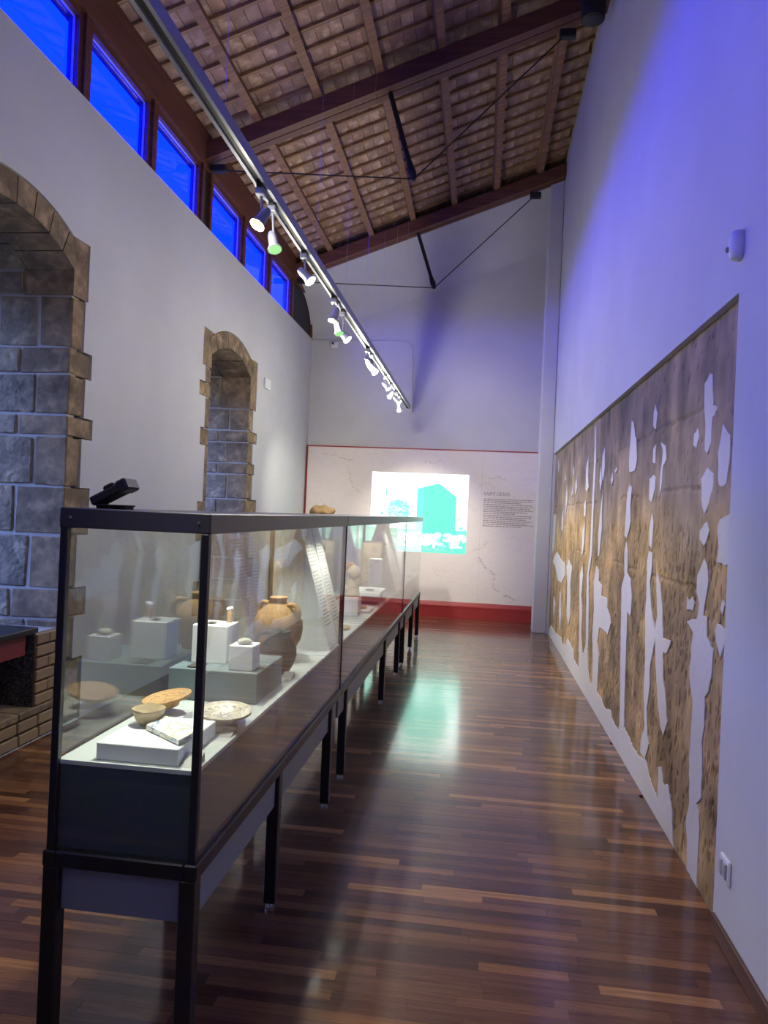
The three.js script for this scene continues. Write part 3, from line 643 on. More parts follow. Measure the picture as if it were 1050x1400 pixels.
    soft(300, 400, 120, 110, 'leaf', 420, 0.5); soft(250, 300, 50, 60, 'leaf', 60, 0.4); soft(340, 330, 70, 40, 'leaf', 80, 0.4);
    c.fillStyle = ink('mast'); c.fillRect(156, 165, 13, 85); c.fillRect(244, 176, 12, 40); soft(120, 440, 8, 8, 'mast', 8, 0.6);
    soft(960, 590, 60, 40, 'leaf', 90, 0.5); soft(940, 470, 20, 60, 'leaf', 30, 0.4);
    for (let i = 0; i < 90; i++) { c.fillStyle = ink('pale', rr(0.25, 0.75)); c.beginPath(); c.ellipse(rnd() * W, rr(640, 770), rr(14, 52), rr(10, 30), 0, 0, 7); c.fill(); }
    soft(600, 700, 60, 60, 'bright', 60, 0.5); soft(880, 700, 70, 30, 'bright', 60, 0.6);
    for (let i = 0; i < 120; i++) { c.strokeStyle = ink('dusk', rr(0.15, 0.5)); c.lineWidth = rr(1, 3); c.beginPath(); c.arc(rnd() * W, rr(650, 800), rr(6, 26), rnd() * 6, rnd() * 6 + 1.5); c.stroke(); }
    soft(400, 800, 500, 22, 'meadow', 160, 0.4); soft(130, 790, 130, 30, 'meadow', 60, 0.4);
  });
  const scr = single('projection_screen', ownUv(box(s0, s1, b0, b1, DP - 0.004, DP - 0.0005)), new THREE.MeshStandardMaterial({ color: 0x111111, roughness: 0.8, emissive: 0xffffff, emissiveIntensity: 7.5, emissiveMap: pic }), 'bright turquoise projected picture of a gabled stone building', 'projection');
  const l = new THREE.RectAreaLight(col(0.66, 1, 0.98), 0.95, s1 - s0, b1 - b0);
  l.position.set((s0 + s1) / 2, (b0 + b1) / 2, -DP + 0.006); l.rotation.y = Math.PI; l.name = 'projection_light'; scene.add(l);
}

// ------------------------------------------------------------------ ceiling track and its spotlights
const TX = -1.105, TY = 3.10;
{
  const t = thing('lighting_track', 'long pale grey lighting track hung above the display cases', 'track', [TX, TY, 5]);
  part('rail', merge([box(TX - 0.03, TX + 0.03, TY + 0.012, TY + 0.045, -1.5, 10.6), box(TX - 0.03, TX - 0.014, TY - 0.01, TY + 0.012, -1.5, 10.6), box(TX + 0.014, TX + 0.03, TY - 0.01, TY + 0.012, -1.5, 10.6)]), M.track, t);
  part('conductor', box(TX - 0.014, TX + 0.014, TY + 0.004, TY + 0.012, -1.5, 10.58), M.blackMatt, t, 'dark slot of the track');
  part('end_cap', cbox(TX - 0.032, TX + 0.032, TY - 0.012, TY + 0.047, 10.6, 10.64), M.blackMatt, t);
  for (const d of [1.2, 2.9, 4.6, 5.6, 6.6, 7.6, 8.6, 9.7]) part('hanging_wire', rod([TX, TY + 0.04, d], [TX, purlinBase(TX) + 0.14, d], 0.0009, 5), M.steel, t);
}
const glowW = new THREE.MeshStandardMaterial({ color: 0x222222, emissive: col(1, 0.93, 0.82), emissiveIntensity: 7 });
const glowO = new THREE.MeshStandardMaterial({ color: 0x000000, emissive: col(1, 0.5, 0.2), emissiveIntensity: 0.9 });
const glowG = new THREE.MeshStandardMaterial({ color: 0x222222, emissive: col(0.42, 0.9, 0.36), emissiveIntensity: 0.8 });
function trackSpot(d, target, glow, power, label, drop = 0.13, angle = 0.55, color = [1, 0.945, 0.82]) {
  const t = thing('track_spotlight', label, 'spotlight', [TX, TY - drop, d], 'spotlights on the ceiling track');
  const p = [TX + 0.01, TY - drop, d], v = new THREE.Vector3(target[0] - p[0], target[1] - p[1], target[2] - p[2]).normalize();
  const k = (q) => [p[0] + v.x * q, p[1] + v.y * q, p[2] + v.z * q];
  part('adapter', cbox(TX - 0.016, TX + 0.016, TY - 0.026, TY - 0.008, d - 0.035, d + 0.035), M.blackMatt, t);
  part('transformer', cbox(TX - 0.022, TX + 0.022, TY - 0.058, TY - 0.026, d - 0.035, d + 0.035, 0.004), M.lampGrey, t);
  part('stem', rod([TX, TY - 0.058, d], [p[0], p[1] + 0.015, p[2]], 0.006, 8), M.lampGrey, t);
  part('housing', merge([rod(k(-0.055), k(-0.035), 0.018, 18, 0.024), rod(k(-0.035), k(0.02), 0.024, 18, 0.026), rod(k(0.02), k(0.046), 0.026, 18, 0.036)]), M.lampGrey, t);
  part('rim', rod(k(0.046), k(0.051), 0.038, 20), M.lampGrey, t);
  part('lens', rod(k(0.051), k(0.053), 0.033, 20), glow, t, 'glowing lens');
  if (power > 0) {
    spot(k(0.065), target, color, power * 1.9, angle, 0.9, 2);
    const addedFill = new THREE.PointLight(col(...color), d > 6.5 ? 1.15 : d < 2 ? 0.4 : FILL_POWER); // added fill light beside the lamp, brightens roof and walls
    addedFill.position.set(TX - 0.045, p[1] - 0.09, -d); addedFill.castShadow = true; addedFill.shadow.radius = 1.5; addedFill.name = 'added_fill_light'; scene.add(addedFill);
  }
}
const FILL_POWER = 0.62;  // strength of the added fill lights over the near cases
trackSpot(3.42, [-2.1, 0.4, 2.2], glowO, 2, 'track spotlight with amber lens above the middle of the nearest case', 0.16);
trackSpot(3.62, [-0.5, 1.0, 3.0], glowG, 0, 'unlit track spotlight with green glass beside the amber one', 0.2);
trackSpot(4.3, [0.96, 0.9, 3.9], glowW, 4, 'lone white track spotlight between the amber pairs', 0.15);
trackSpot(5.2, [-1.6, 0.4, 4.6], glowO, 4, 'track spotlight with amber lens on the second cluster', 0.14);
trackSpot(5.32, [-0.5, 1.0, 4.9], glowG, 0, 'unlit track spotlight with green glass in the second cluster', 0.2);
trackSpot(5.55, [0.96, 0.9, 5.3], glowW, 4.6, 'white track spotlight tilted low in the second cluster', 0.2);
trackSpot(6.78, [-0.6, 1.9, 11.4], glowO, 9, 'track spotlight with amber lens in the third cluster', 0.13, 0.6);
trackSpot(7.05, [0.96, 0.9, 6.8], glowW, 6, 'white track spotlight in the third cluster', 0.16);
trackSpot(8.1, [0.96, 0.9, 7.9], glowW, 5.6, 'first white track spotlight of the last cluster near the end wall', 0.13);
trackSpot(8.6, [-2.5, 1.5, 10.2], glowO, 5.5, 'amber track spotlight of the last cluster near the end wall', 0.14);
trackSpot(9.15, [0.96, 0.9, 8.9], glowW, 6, 'white track spotlight second from the end of the track', 0.12);
trackSpot(9.45, [-0.9, 1.2, 11.3], glowW, 10, 'white track spotlight at the end of the track', 0.17);
trackSpot(0.2, [0.96, 0.1, 0.9], glowW, 1.5, 'added unseen white track spotlight above the visitor', 0.15);  // lamp added out of view to brighten the near wall
trackSpot(1.6, [0.3, 0.0, 1.9], glowW, 4, 'added unseen white track spotlight over the front end of the nearest case', 0.15);  // second added lamp out of view, lights the near floor

// ------------------------------------------------------------------ the three long display cases
const DECK = 0.823, RAIL = 0.56, TOP = 1.53;
function displayCase(d0, d1, legs, joint, spots, label) {
  const t = thing('display_case', label, 'display case', [(CL + CR) / 2, 0, (d0 + d1) / 2], 'glass display cases in a row');
  const lid = part('lid', cbox(CL - 0.004, CR + 0.004, TOP - 0.056, TOP, d0, d1, 0.003), M.lid, t, 'dark metal lid');
  for (const x of [CL + 0.03, CR - 0.03]) part('screw', rod([x, TOP - 0.026, d0 - 0.002], [x, TOP - 0.026, d0 + 0.004], 0.004, 8), M.steel, lid);
  for (const [d, x] of spots) {
    part('downlight', rod([x, TOP - 0.0575, d], [x, TOP - 0.0555, d], 0.024, 16), new THREE.MeshStandardMaterial({ color: 0x222222, emissive: col(1, 1, 0.92), emissiveIntensity: 4 }), lid, 'small glowing downlight');
    spot([x, TOP - 0.064, d], [x, DECK, d], [1, 1, 0.86], x > -0.9 ? 0.8 : 1.6, 1.12, 0.8, 1);
  }
  const p = 0.022;
  const posts = [[CL, d0], [CR - p, d0], [CL, d1 - p * 0.5], [CR - p, d1 - p * 0.5]];
  posts.forEach(([x, d], i) => part('post', cbox(x, x + (i < 2 ? p : p * 0.5), RAIL + 0.015, TOP - 0.056, d, d + (i < 2 && d0 < 2 ? p : p * 0.5), 0.002), M.black, t));
  for (const [a, b] of [[d0 + 0.012, joint - 0.0015], [joint + 0.0015, d1 - 0.012]]) {
    part('side_pane', box(CR - 0.003, CR - 0.009, RAIL + 0.015, TOP - 0.056, a, b), M.glass, t, 'clear side glass');
    part('side_pane', box(CL + 0.003, CL + 0.009, RAIL + 0.015, TOP - 0.056, a, b), M.glass, t, 'clear side glass');
  }
  if (d0 < 2) part('end_pane', box(CL + p, CR - p, RAIL + 0.015, TOP - 0.056, d0 + 0.004, d0 + 0.01), M.glass, t, 'clear end glass');
  if (d1 > 9) part('end_pane', box(CL + 0.012, CR - 0.012, RAIL + 0.015, TOP - 0.056, d1 - 0.009, d1 - 0.003), M.glass, t, 'clear end glass');
  part('bottom_rail', merge([cbox(CL - 0.008, CL + 0.03, RAIL - 0.03, RAIL + 0.015, d0 - 0.006, d1), cbox(CR - 0.03, CR + 0.008, RAIL - 0.03, RAIL + 0.015, d0 - 0.006, d1), cbox(CL + 0.03, CR - 0.03, RAIL - 0.03, RAIL + 0.015, d0 - 0.006, d0 + 0.03), cbox(CL + 0.03, CR - 0.03, RAIL - 0.03, RAIL + 0.015, d1 - 0.03, d1)]), M.black, t);
  part('plinth', box(CL + 0.02, CR - 0.02, RAIL - 0.02, DECK - 0.012, d0 + 0.022, d1 - 0.012), M.slate, t, 'slate grey plinth inside the glass');
  part('deck', box(CL + 0.014, CR - 0.014, DECK - 0.012, DECK, d0 + 0.016, d1 - 0.01), M.deck, t, 'pale grey deck');
  part('apron', merge([box(CL + 0.02, CR - 0.02, 0.405, RAIL - 0.03, d0 + 0.02, d0 + 0.032), box(CL + 0.02, CR - 0.02, 0.405, RAIL - 0.03, d1 - 0.05, d1 - 0.038), box(CL + 0.012, CL + 0.024, 0.405, RAIL - 0.03, d0 + 0.02, d1 - 0.04), box(CR - 0.024, CR - 0.012, 0.405, RAIL - 0.03, d0 + 0.02, d1 - 0.04)]), M.apron, t, 'grey panel under the rail');
  for (const d of legs) for (const s of [0, 1]) {
    const x = s ? CR - 0.041 : CL - 0.005, leg = part('leg', cbox(x, x + 0.046, 0.028, RAIL - 0.03, d, d + 0.046, 0.003), M.black, t);
    part('foot', merge([rod([x + 0.023, 0.012, d + 0.023], [x + 0.023, 0.03, d + 0.023], 0.008, 10), rod([x + 0.023, 0, d + 0.023], [x + 0.023, 0.012, d + 0.023], 0.018, 12)]), M.steel, leg, 'levelling foot');
  }
}
displayCase(1.93, 4.028, [1.925, 2.78, 3.79], 2.74, [[2.14, -0.945], [2.72, -0.945], [3.42, -0.945], [3.9, -0.765]], 'long glass display case with plates and jars beside the stone niche');
displayCase(4.034, 7.35, [4.23, 6.0, 7.08], 5.7, [[4.13, -0.765], [4.65, -0.945], [5.0, -0.86], [5.5, -0.945], [6.3, -0.945], [7.1, -0.765]], 'middle glass display case holding a pale carved figure');
displayCase(7.356, 9.45, [7.57, 8.5, 9.38], 8.4, [[7.95, -0.945], [8.9, -0.945]], 'glass display case nearest the projected picture');

// text prisms that divide the cases
{
  const sheet = canvasTexture(256, 512, (c, W, H) => { c.fillStyle = '#e2e0da'; c.fillRect(0, 0, W, H); c.fillStyle = '#8d8580'; for (let i = 0; i < 26; i++) { if (i === 1 || i === 9) continue; let x = 26; const end = i === 0 ? 110 : rr(170, 232); while (x < end) { const l = rr(8, 26); c.fillRect(x, 40 + i * 15, Math.min(l, end - x), 6); x += l + 5; } } });
  const sheetMat = std([1, 1, 1], 0.7, { map: sheet });
  const prism = (d0, d1, label) => {
    const xa = CL + 0.022, xb = CR - 0.022, xm = -0.945, y0 = DECK, y1 = TOP - 0.06;
    const t = thing('text_prism', label, 'divider', [xm, y0, (d0 + d1) / 2], 'triangular dividers in the cases');
    const g = new THREE.ExtrudeGeometry(new THREE.Shape([[xa, y0], [xb, y0], [xm + 0.006, y1], [xm - 0.006, y1]].map(([a, b]) => new THREE.Vector2(a, b))), { depth: d1 - d0, bevelEnabled: false }).translate(0, 0, -d1);
    part('body', g, M.prism, t);
    const L = Math.hypot(xb - xm - 0.006, y1 - y0), ang = Math.atan2(y1 - y0, xb - xm - 0.006);
    for (const s of [1, -1]) {
      const q = new THREE.BoxGeometry(d1 - d0, L * 0.97, 0.0012).rotateY(s * Math.PI / 2);
      q.rotateZ(s * (Math.PI / 2 - ang)).translate(xm + s * ((xb - xm + 0.006) / 2 + 0.0018), (y0 + y1) / 2 + 0.0006, -(d0 + d1) / 2);
      part('text_sheet', ownUv(q), sheetMat, t, 'printed text sheet');
    }
  };
  prism(3.80, 4.016, 'white triangular text divider behind the amphora and dark jug');
  prism(4.046, 4.22, 'white triangular text divider at the start of the middle case');
  prism(6.88, 7.33, 'white triangular text divider behind the stone block with a mark');
  prism(7.375, 7.56, 'white triangular text divider at the start of the case near the projection');
}

// ------------------------------------------------------------------ what the first case shows
const clay = (c, rough = 0.85) => std(c, rough, { map: potTone, bumpMap: fineBump, bumpScale: 0.002 });
const potMats = { amphora: clay([0.50, 0.30, 0.14]), jug: clay([0.085, 0.078, 0.075], 0.7), beige: clay([0.52, 0.40, 0.25]), cream: clay([0.68, 0.57, 0.40]), glassy: phys([0.85, 0.9, 0.85], 0.1, { transmission: 0.8, thickness: 0, ior: 1.45 }), stone: clay([0.46, 0.38, 0.26]), greyShard: clay([0.45, 0.45, 0.40]) };
const block = (name, x0, x1, y0, y1, d0, d1, m, label, cat, group) => single(name, cbox(x0, x1, y0, y1, d0, d1, 0.0025), m, label, cat, group);
const blocks = 'white stands in the display cases';
block('display_stand', -1.046, -0.803, DECK, 0.872, 1.968, 2.262, M.white, 'low wide white stand carrying the bowl and painted tile', 'stand', blocks);
block('display_stand', -1.138, -0.795, DECK, 0.938, 2.66, 3.02, M.plinthGrey, 'broad slate grey plinth carrying two white cubes', 'stand', blocks);
block('display_stand', -1.100, -0.958, 0.938, 1.085, 2.78, 2.92, M.white, 'taller white cube stand on the slate grey plinth', 'stand', blocks);
block('display_stand', -0.917, -0.824, 0.938, 1.031, 2.69, 2.785, M.white, 'smaller white cube stand with pale shards on the plinth', 'stand', blocks);
block('display_stand', -0.862, -0.752, DECK, 0.842, 2.30, 2.41, M.white, 'small white slab under the blue painted plate', 'stand', blocks);
block('display_stand', -1.07, -0.95, DECK, 0.85, 2.34, 2.44, M.white, 'small white slab under the tilted beige dish', 'stand', blocks);
block('display_stand', -0.885, -0.79, DECK, 0.829, 3.02, 3.12, M.white, 'flat white slip in front of the dark jug', 'stand', blocks);

// a lathed vessel with ragged rim option
function vessel(profile, seg, mat, waver = 0) {
  const g = lathe(profile, seg), p = g.attributes.position;
  if (waver) for (let i = 0; i < p.count; i++) { const a = Math.atan2(p.getZ(i), p.getX(i)), y = p.getY(i), top = Math.max(...profile.map((q) => q[1])); if (y > top * 0.6) p.setY(i, y + waver * (Math.sin(a * 3 + 1) + 0.6 * Math.sin(a * 7 + 2))); }
  g.computeVertexNormals();
  return g;
}
function plateGeo(R, h) { return lathe([[0.001, 0.006], [R * 0.45, 0.007], [R * 0.6, h * 0.45], [R * 0.8, h * 0.75], [R * 0.99, h], [R, h + 0.002], [R * 0.985, h - 0.006], [R * 0.75, h * 0.55], [R * 0.5, 0.002], [R * 0.42, -0.012], [R * 0.38, -0.012], [R * 0.34, 0], [0.001, 0]], 48); }
function topUv(g, R) { const p = g.attributes.position, uv = g.attributes.uv; for (let i = 0; i < p.count; i++) uv.setXY(i, 0.5 + p.getX(i) / (2 * R), 0.5 + p.getZ(i) / (2 * R)); return ownUv(g); }
const plateArt = (base, ink, rim) => canvasTexture(256, 256, (c) => {
  c.fillStyle = base; c.fillRect(0, 0, 256, 256);
  for (let i = 0; i < 900; i++) { c.fillStyle = `rgba(120,90,60,${rr(0.01, 0.07)})`; c.beginPath(); c.arc(rnd() * 256, rnd() * 256, rr(2, 12), 0, 7); c.fill(); }
  c.strokeStyle = ink; c.lineWidth = 5; c.globalAlpha = 0.75;
  for (let i = 0; i < 7; i++) { const a = i * 0.9; c.beginPath(); c.ellipse(128 + 36 * Math.cos(a), 128 + 36 * Math.sin(a), 20, 9, a, 0, 5); c.stroke(); }
  for (let i = 0; i < 14; i++) { const a = i * 0.449; c.beginPath(); c.moveTo(128 + 82 * Math.cos(a), 128 + 82 * Math.sin(a)); c.quadraticCurveTo(128 + 104 * Math.cos(a + 0.1), 128 + 104 * Math.sin(a + 0.1), 128 + 92 * Math.cos(a + 0.28), 128 + 92 * Math.sin(a + 0.28)); c.stroke(); }
  c.lineWidth = 3; c.strokeStyle = rim; c.beginPath(); c.arc(128, 128, 72, 0, 7); c.stroke(); c.beginPath(); c.arc(128, 128, 118, 0, 7); c.stroke();
  c.globalAlpha = 1; c.strokeStyle = 'rgba(110,80,60,0.8)'; c.lineWidth = 2; c.beginPath(); c.moveTo(20, 150); c.lineTo(110, 130); c.lineTo(170, 180); c.lineTo(240, 170); c.moveTo(110, 130); c.lineTo(140, 20); c.stroke();
});
function placed(o, x, y, d, rot) { o.position.set(x, y, -d); if (rot) o.rotation.set(...rot); return o; }
function atBase(name, g, m, label, cat, group, x, y, d, rot) { const o = new THREE.Mesh(keepUv.has(g.uuid) ? g : g, m); o.name = numbered(name); Object.assign(o, FLAG); scene.add(o); placed(o, x, y, d, rot); return mark(o, label, cat, group); }

atBase('bowl', vessel([[0.001, 0.004], [0.014, 0.004], [0.03, 0.018], [0.044, 0.04], [0.049, 0.05], [0.052, 0.051], [0.050, 0.044], [0.038, 0.018], [0.022, 0], [0.001, 0]], 40, null, 0.0015), potMats.cream, 'small deep cream clay bowl on the low white stand', 'bowl', null, -0.985, 0.8725, 2.165);
{
  const g = topUv(plateGeo(0.088, 0.026), 0.088);
  atBase('plate', g, std([1, 1, 1], 0.35, { map: plateArt('#d9cdb9', '#4a5f96', '#7f8cae') }), 'blue and white painted plate on a small slab', 'plate', 'dishes in the nearest case', -0.806, 0.856, 2.352, [0.10, 0.4, -0.03]);
  atBase('plate', topUv(plateGeo(0.082, 0.022), 0.082), std([1, 1, 1], 0.6, { map: plateArt('#c19a66', '#8a5a34', '#94683c') }), 'broken beige clay dish tilted behind the bowl', 'plate', 'dishes in the nearest case', -1.018, 0.882, 2.385, [0.06, 0.2, 0.17]);
}
{
  const q = [at(200, 991, { y: 0.889 }), at(223, 977, { y: 0.9 }), at(269, 995, { y: 0.9 }), at(262, 1003, { y: 0.896 }), at(244.5, 1012, { y: 0.889 })], top = [], bot = [];
  for (const p of q) { top.push(new THREE.Vector3(p.x, p.y, -p.d)); bot.push(new THREE.Vector3(p.x, p.y - 0.014, -p.d)); }
  const art = canvasTexture(256, 256, (c) => { c.fillStyle = '#e3e2dc'; c.fillRect(0, 0, 256, 256); for (let i = 0; i < 26; i++) { c.strokeStyle = ['#6c86b8', '#a9b68a', '#c8b064', '#8fa6cc'][i % 4]; c.globalAlpha = 0.7; c.lineWidth = rr(4, 10); c.beginPath(); c.arc(rnd() * 256, rnd() * 256, rr(14, 60), rnd() * 6, rnd() * 6 + 1.2); c.stroke(); } });
  art.wrapS = art.wrapT = THREE.RepeatWrapping; art.repeat.set(7, 7);
  const t = thing('painted_tile', 'fragment of white tile painted in blue and green on the low stand', 'tile', [q[4].x, 0.8725, q[4].d]);
  part('tile_slab', new ConvexGeometry([...top, ...bot]), std([1, 1, 1], 0.3, { map: art }), t);
  const cx = q.reduce((s, p) => s + p.x, 0) / 5, cd = q.reduce((s, p) => s + p.d, 0) / 5;
  part('support', cbox(cx - 0.02, cx + 0.02, 0.8725, 0.879, cd - 0.02, cd + 0.02, 0.001), M.white, t);
}
// amphora with two handles
function handle(parent, mat, pts, r = 0.011) { const c = new THREE.CatmullRomCurve3(pts.map(([x, y, d]) => new THREE.Vector3(x, y, -d))); return part('handle', new THREE.TubeGeometry(c, 16, r, 8), mat, parent); }
{
  const x = -0.952, d = 3.5, t = thing('amphora', 'round bellied ochre clay amphora with two shoulder handles', 'amphora', [x, DECK, d]);
  const g = lathe([[0.001, 0], [0.055, 0], [0.06, 0.008], [0.085, 0.05], [0.112, 0.1], [0.121, 0.145], [0.118, 0.185], [0.098, 0.228], [0.066, 0.258], [0.041, 0.272], [0.036, 0.282], [0.037, 0.292], [0.044, 0.297], [0.043, 0.303], [0.034, 0.303], [0.028, 0.29], [0.026, 0.27], [0.001, 0.262]], 48).translate(x, DECK, -d);
  part('body', g, potMats.amphora, t);
  for (const s of [-1, 1]) handle(t, potMats.amphora, [[x + s * 0.052, DECK + 0.266, d - s * 0.02], [x + s * 0.092, DECK + 0.268, d - s * 0.04], [x + s * 0.112, DECK + 0.235, d - s * 0.05], [x + s * 0.107, DECK + 0.19, d - s * 0.045]], 0.012);
}
{
  const x = -0.862, d = 3.2, t = thing('jug', 'dark grey clay jug with broken rim and one handle', 'jug', [x, DECK, d]);
  part('body', vessel([[0.001, 0], [0.042, 0], [0.047, 0.006], [0.066, 0.04], [0.079, 0.08], [0.078, 0.115], [0.062, 0.145], [0.05, 0.16], [0.05, 0.175], [0.056, 0.188], [0.052, 0.19], [0.044, 0.176], [0.044, 0.16], [0.001, 0.15]], 44, null, 0.003).translate(x, DECK, -d), potMats.jug, t);
  handle(t, potMats.jug, [[x - 0.048, DECK + 0.182, d - 0.01], [x - 0.083, DECK + 0.175, d - 0.02], [x - 0.096, DECK + 0.135, d - 0.025], [x - 0.076, DECK + 0.09, d - 0.02]], 0.0095);
}
// small finds on the cubes, and grey label wedges
{
  const t = thing('small_bottle', 'tiny amber bottle with clear stopper on the taller cube', 'bottle', [-0.985, 1.085, 2.88]);
  part('body', lathe([[0.001, 0], [0.01, 0], [0.011, 0.03], [0.009, 0.05], [0.001, 0.05]], 16).translate(-0.985, 1.0852, -2.88), clay([0.55, 0.32, 0.14], 0.4), t);
  part('stopper', chamfered(0.026, 0.014, 0.02, 0.004).rotateZ(0.3).translate(-0.985, 1.142, -2.88), M.white, t);
}
function shard(r, s, flat = 0.4) { const g = mergeVertices(new THREE.IcosahedronGeometry(r, 2).deleteAttribute('uv').deleteAttribute('normal')), p = g.attributes.position; for (let i = 0; i < p.count; i++) { const k = 0.72 + 0.55 * vnoise(p.getX(i) / r * 1.6 + 9, p.getY(i) / r * 1.6 + p.getZ(i) / r * 1.3 + 9, 64, 64, s); p.setXYZ(i, p.getX(i) * k, p.getY(i) * k * flat, p.getZ(i) * k); } g.computeVertexNormals(); g.computeBoundingBox(); return g.translate(0, -g.boundingBox.min.y, 0); }
single('shard', shard(0.03, 301, 0.35).translate(-0.868, 1.0315, -2.735), potMats.greyShard, 'pale grey green shard lying on the smaller cube', 'shard', 'shards in the cases');
single('shard', shard(0.018, 302, 0.2).translate(-1.04, 1.0855, -2.83), potMats.jug, 'flat dark shard on top of the taller cube', 'shard', 'shards in the cases');
single('metal_blade', cbox(-1.075, -1.02, 0.9385, 0.944, 2.68, 2.75, 0.002).rotateY(0), potMats.jug, 'flat dark metal piece at the front of the slate plinth', 'blade');
const wedgeMat = std([0.36, 0.35, 0.33], 0.6);
function wedge(x0, x1, d0, d1, label) {
  const g = new THREE.ExtrudeGeometry(new THREE.Shape([[0, 0], [d1 - d0, 0], [(d1 - d0) * 0.92, 0.024]].map(([a, b]) => new THREE.Vector2(a, b))), { depth: x1 - x0, bevelEnabled: false });
  g.applyMatrix4(new THREE.Matrix4().set(0, 0, 1, x0, 0, 1, 0, DECK, -1, 0, 0, -d0, 0, 0, 0, 1));
  single('label_wedge', g, wedgeMat, label, 'label', 'grey caption wedges in the cases');
}
wedge(-0.796, -0.752, 1.965, 2.04, 'grey caption wedge beside the low white stand');
wedge(-0.79, -0.752, 2.255, 2.33, 'grey caption wedge in front of the blue plate');
wedge(-0.815, -0.772, 3.08, 3.15, 'grey caption wedge in front of the dark jug');

// ------------------------------------------------------------------ what the other cases show
block('display_stand', -0.955, -0.825, DECK, 0.955, 5.12, 5.28, M.white, 'white cube stand under the carved figure', 'stand', blocks);
block('display_stand', -0.93, -0.77, DECK, 0.84, 5.32, 5.6, M.white, 'flat white platform beside the carved figure', 'stand', blocks);
block('display_stand', -1.0, -0.76, 0.9, 0.925, 5.75, 6.2, M.white, 'raised white shelf with small finds in the middle case', 'stand', blocks);
block('display_stand', -0.98, -0.78, DECK, 0.9, 5.85, 6.12, M.slate, 'slate block under the raised white shelf', 'stand', blocks);
block('display_stand', -0.93, -0.82, DECK, 1.16, 6.3, 6.42, M.white, 'slim white box in front of the stone block', 'stand', blocks);
block('display_stand', -0.95, -0.80, DECK, 1.16, 8.1, 8.28, M.white, 'white box in the case near the projection', 'stand', blocks);
{
  const x = -0.888, d = 5.2, y = 0.955, t = thing('carved_figure', 'pale carved stone figure with reddish curled crest', 'figure', [x, y, d]);
  const lump = (pts) => merge(pts.map(([dx, dy, dd, rx, ry, rz]) => { const g = new THREE.IcosahedronGeometry(1, 3), p = g.attributes.position; for (let i = 0; i < p.count; i++) { const k = 0.93 + 0.14 * vnoise(p.getX(i) * 2 + 9, p.getY(i) * 2 + p.getZ(i) + 9, 64, 64, 311); p.setXYZ(i, p.getX(i) * rx * k, p.getY(i) * ry * k, p.getZ(i) * rz * k); } g.computeVertexNormals(); return g.translate(x + dx, y + dy, -d - dd); }));
  part('body', merge([lathe([[0.001, 0], [0.062, 0], [0.06, 0.02], [0.05, 0.07], [0.046, 0.12], [0.05, 0.15], [0.04, 0.19], [0.001, 0.21]], 24).translate(x, y, -d), lump([[0.012, 0.165, -0.01, 0.055, 0.058, 0.05], [0.04, 0.12, 0, 0.03, 0.06, 0.04], [-0.03, 0.05, -0.03, 0.035, 0.03, 0.03]])]), potMats.cream, t);
  part('crest', lump([[-0.035, 0.205, -0.01, 0.034, 0.03, 0.03], [-0.045, 0.175, -0.015, 0.02, 0.026, 0.022], [-0.012, 0.225, 0, 0.03, 0.018, 0.028]]), clay([0.52, 0.26, 0.15]), t, 'reddish curled crest');
}
{
  const t = thing('inscribed_block', 'pale sandstone block with a dark carved mark in the middle case', 'stone', [-0.9, DECK, 6.6]);
  part('block', cbox(-1.035, -0.845, DECK, 1.3, 6.5, 6.68, 0.012), potMats.stone, t);
  part('carved_mark', merge([cbox(-0.935, -0.925, 1.2, 1.255, 6.497, 6.503, 0.001).translate(0, 0, 0), cbox(-0.915, -0.905, 1.2, 1.25, 6.497, 6.503, 0.001), cbox(-0.945, -0.895, 1.222, 1.23, 6.497, 6.503, 0.001)]), potMats.jug, t, 'dark carved mark');
}
single('shard', shard(0.035, 303, 0.25).translate(-0.86, 0.9255, -5.92), potMats.greyShard, 'flat grey shard on the raised white shelf', 'shard', 'shards in the cases');
single('shard', shard(0.03, 304, 0.4).translate(-0.83, 0.8405, -5.42), potMats.beige, 'beige shard on the flat white platform', 'shard', 'shards in the cases');
single('shard', shard(0.03, 305, 0.6).translate(-0.79, DECK + 0.0005, -4.5), potMats.cream, 'cream shard lying on the deck past the text divider', 'shard', 'shards in the cases');
single('shard', shard(0.032, 306, 0.5).translate(-0.78, DECK + 0.0005, -6.2), potMats.greyShard, 'grey shard lying on the deck below the slim white box', 'shard', 'shards in the cases');
single('shard', shard(0.03, 307, 0.5).translate(-0.79, DECK + 0.0005, -8.6), potMats.greyShard, 'grey shard in the case near the projection', 'shard', 'shards in the cases');

// ------------------------------------------------------------------ things about the room
{ // small black lamp standing on the first case
  const y = TOP, t = thing('tilted_device', 'small black tilted device standing on the nearest display case', 'device', [-1.07, y, 2.06]);
  part('foot_plate', merge([cbox(-1.12, -1.025, y + 0.008, y + 0.013, 2.03, 2.1, 0.001), ...[-1.115, -1.075, -1.04].map((x) => cbox(x, x + 0.012, y, y + 0.009, 2.035, 2.095, 0.001))]), M.blackMatt, t);
  part('housing', chamfered(0.118, 0.026, 0.075, 0.004).rotateZ(0.48).translate(-1.078, y + 0.046, -2.065), M.blackMatt, t);
  part('head', chamfered(0.034, 0.036, 0.08, 0.005).rotateZ(0.48).translate(-1.036, y + 0.070, -2.065), M.black, t);
  part('knob', chamfered(0.036, 0.018, 0.04, 0.005).rotateZ(0.48).translate(-1.086, y + 0.064, -2.065), M.blackMatt, t);
  part('hinge', rod([-1.118, y + 0.018, 2.03], [-1.118, y + 0.018, 2.1], 0.009, 10), M.blackMatt, t);
}
single('pedestal', cbox(-2.40, -1.96, 0, 1.46, 9.85, 10.25, 0.005), M.grey, 'tall grey pedestal in the corner behind the cases', 'pedestal');
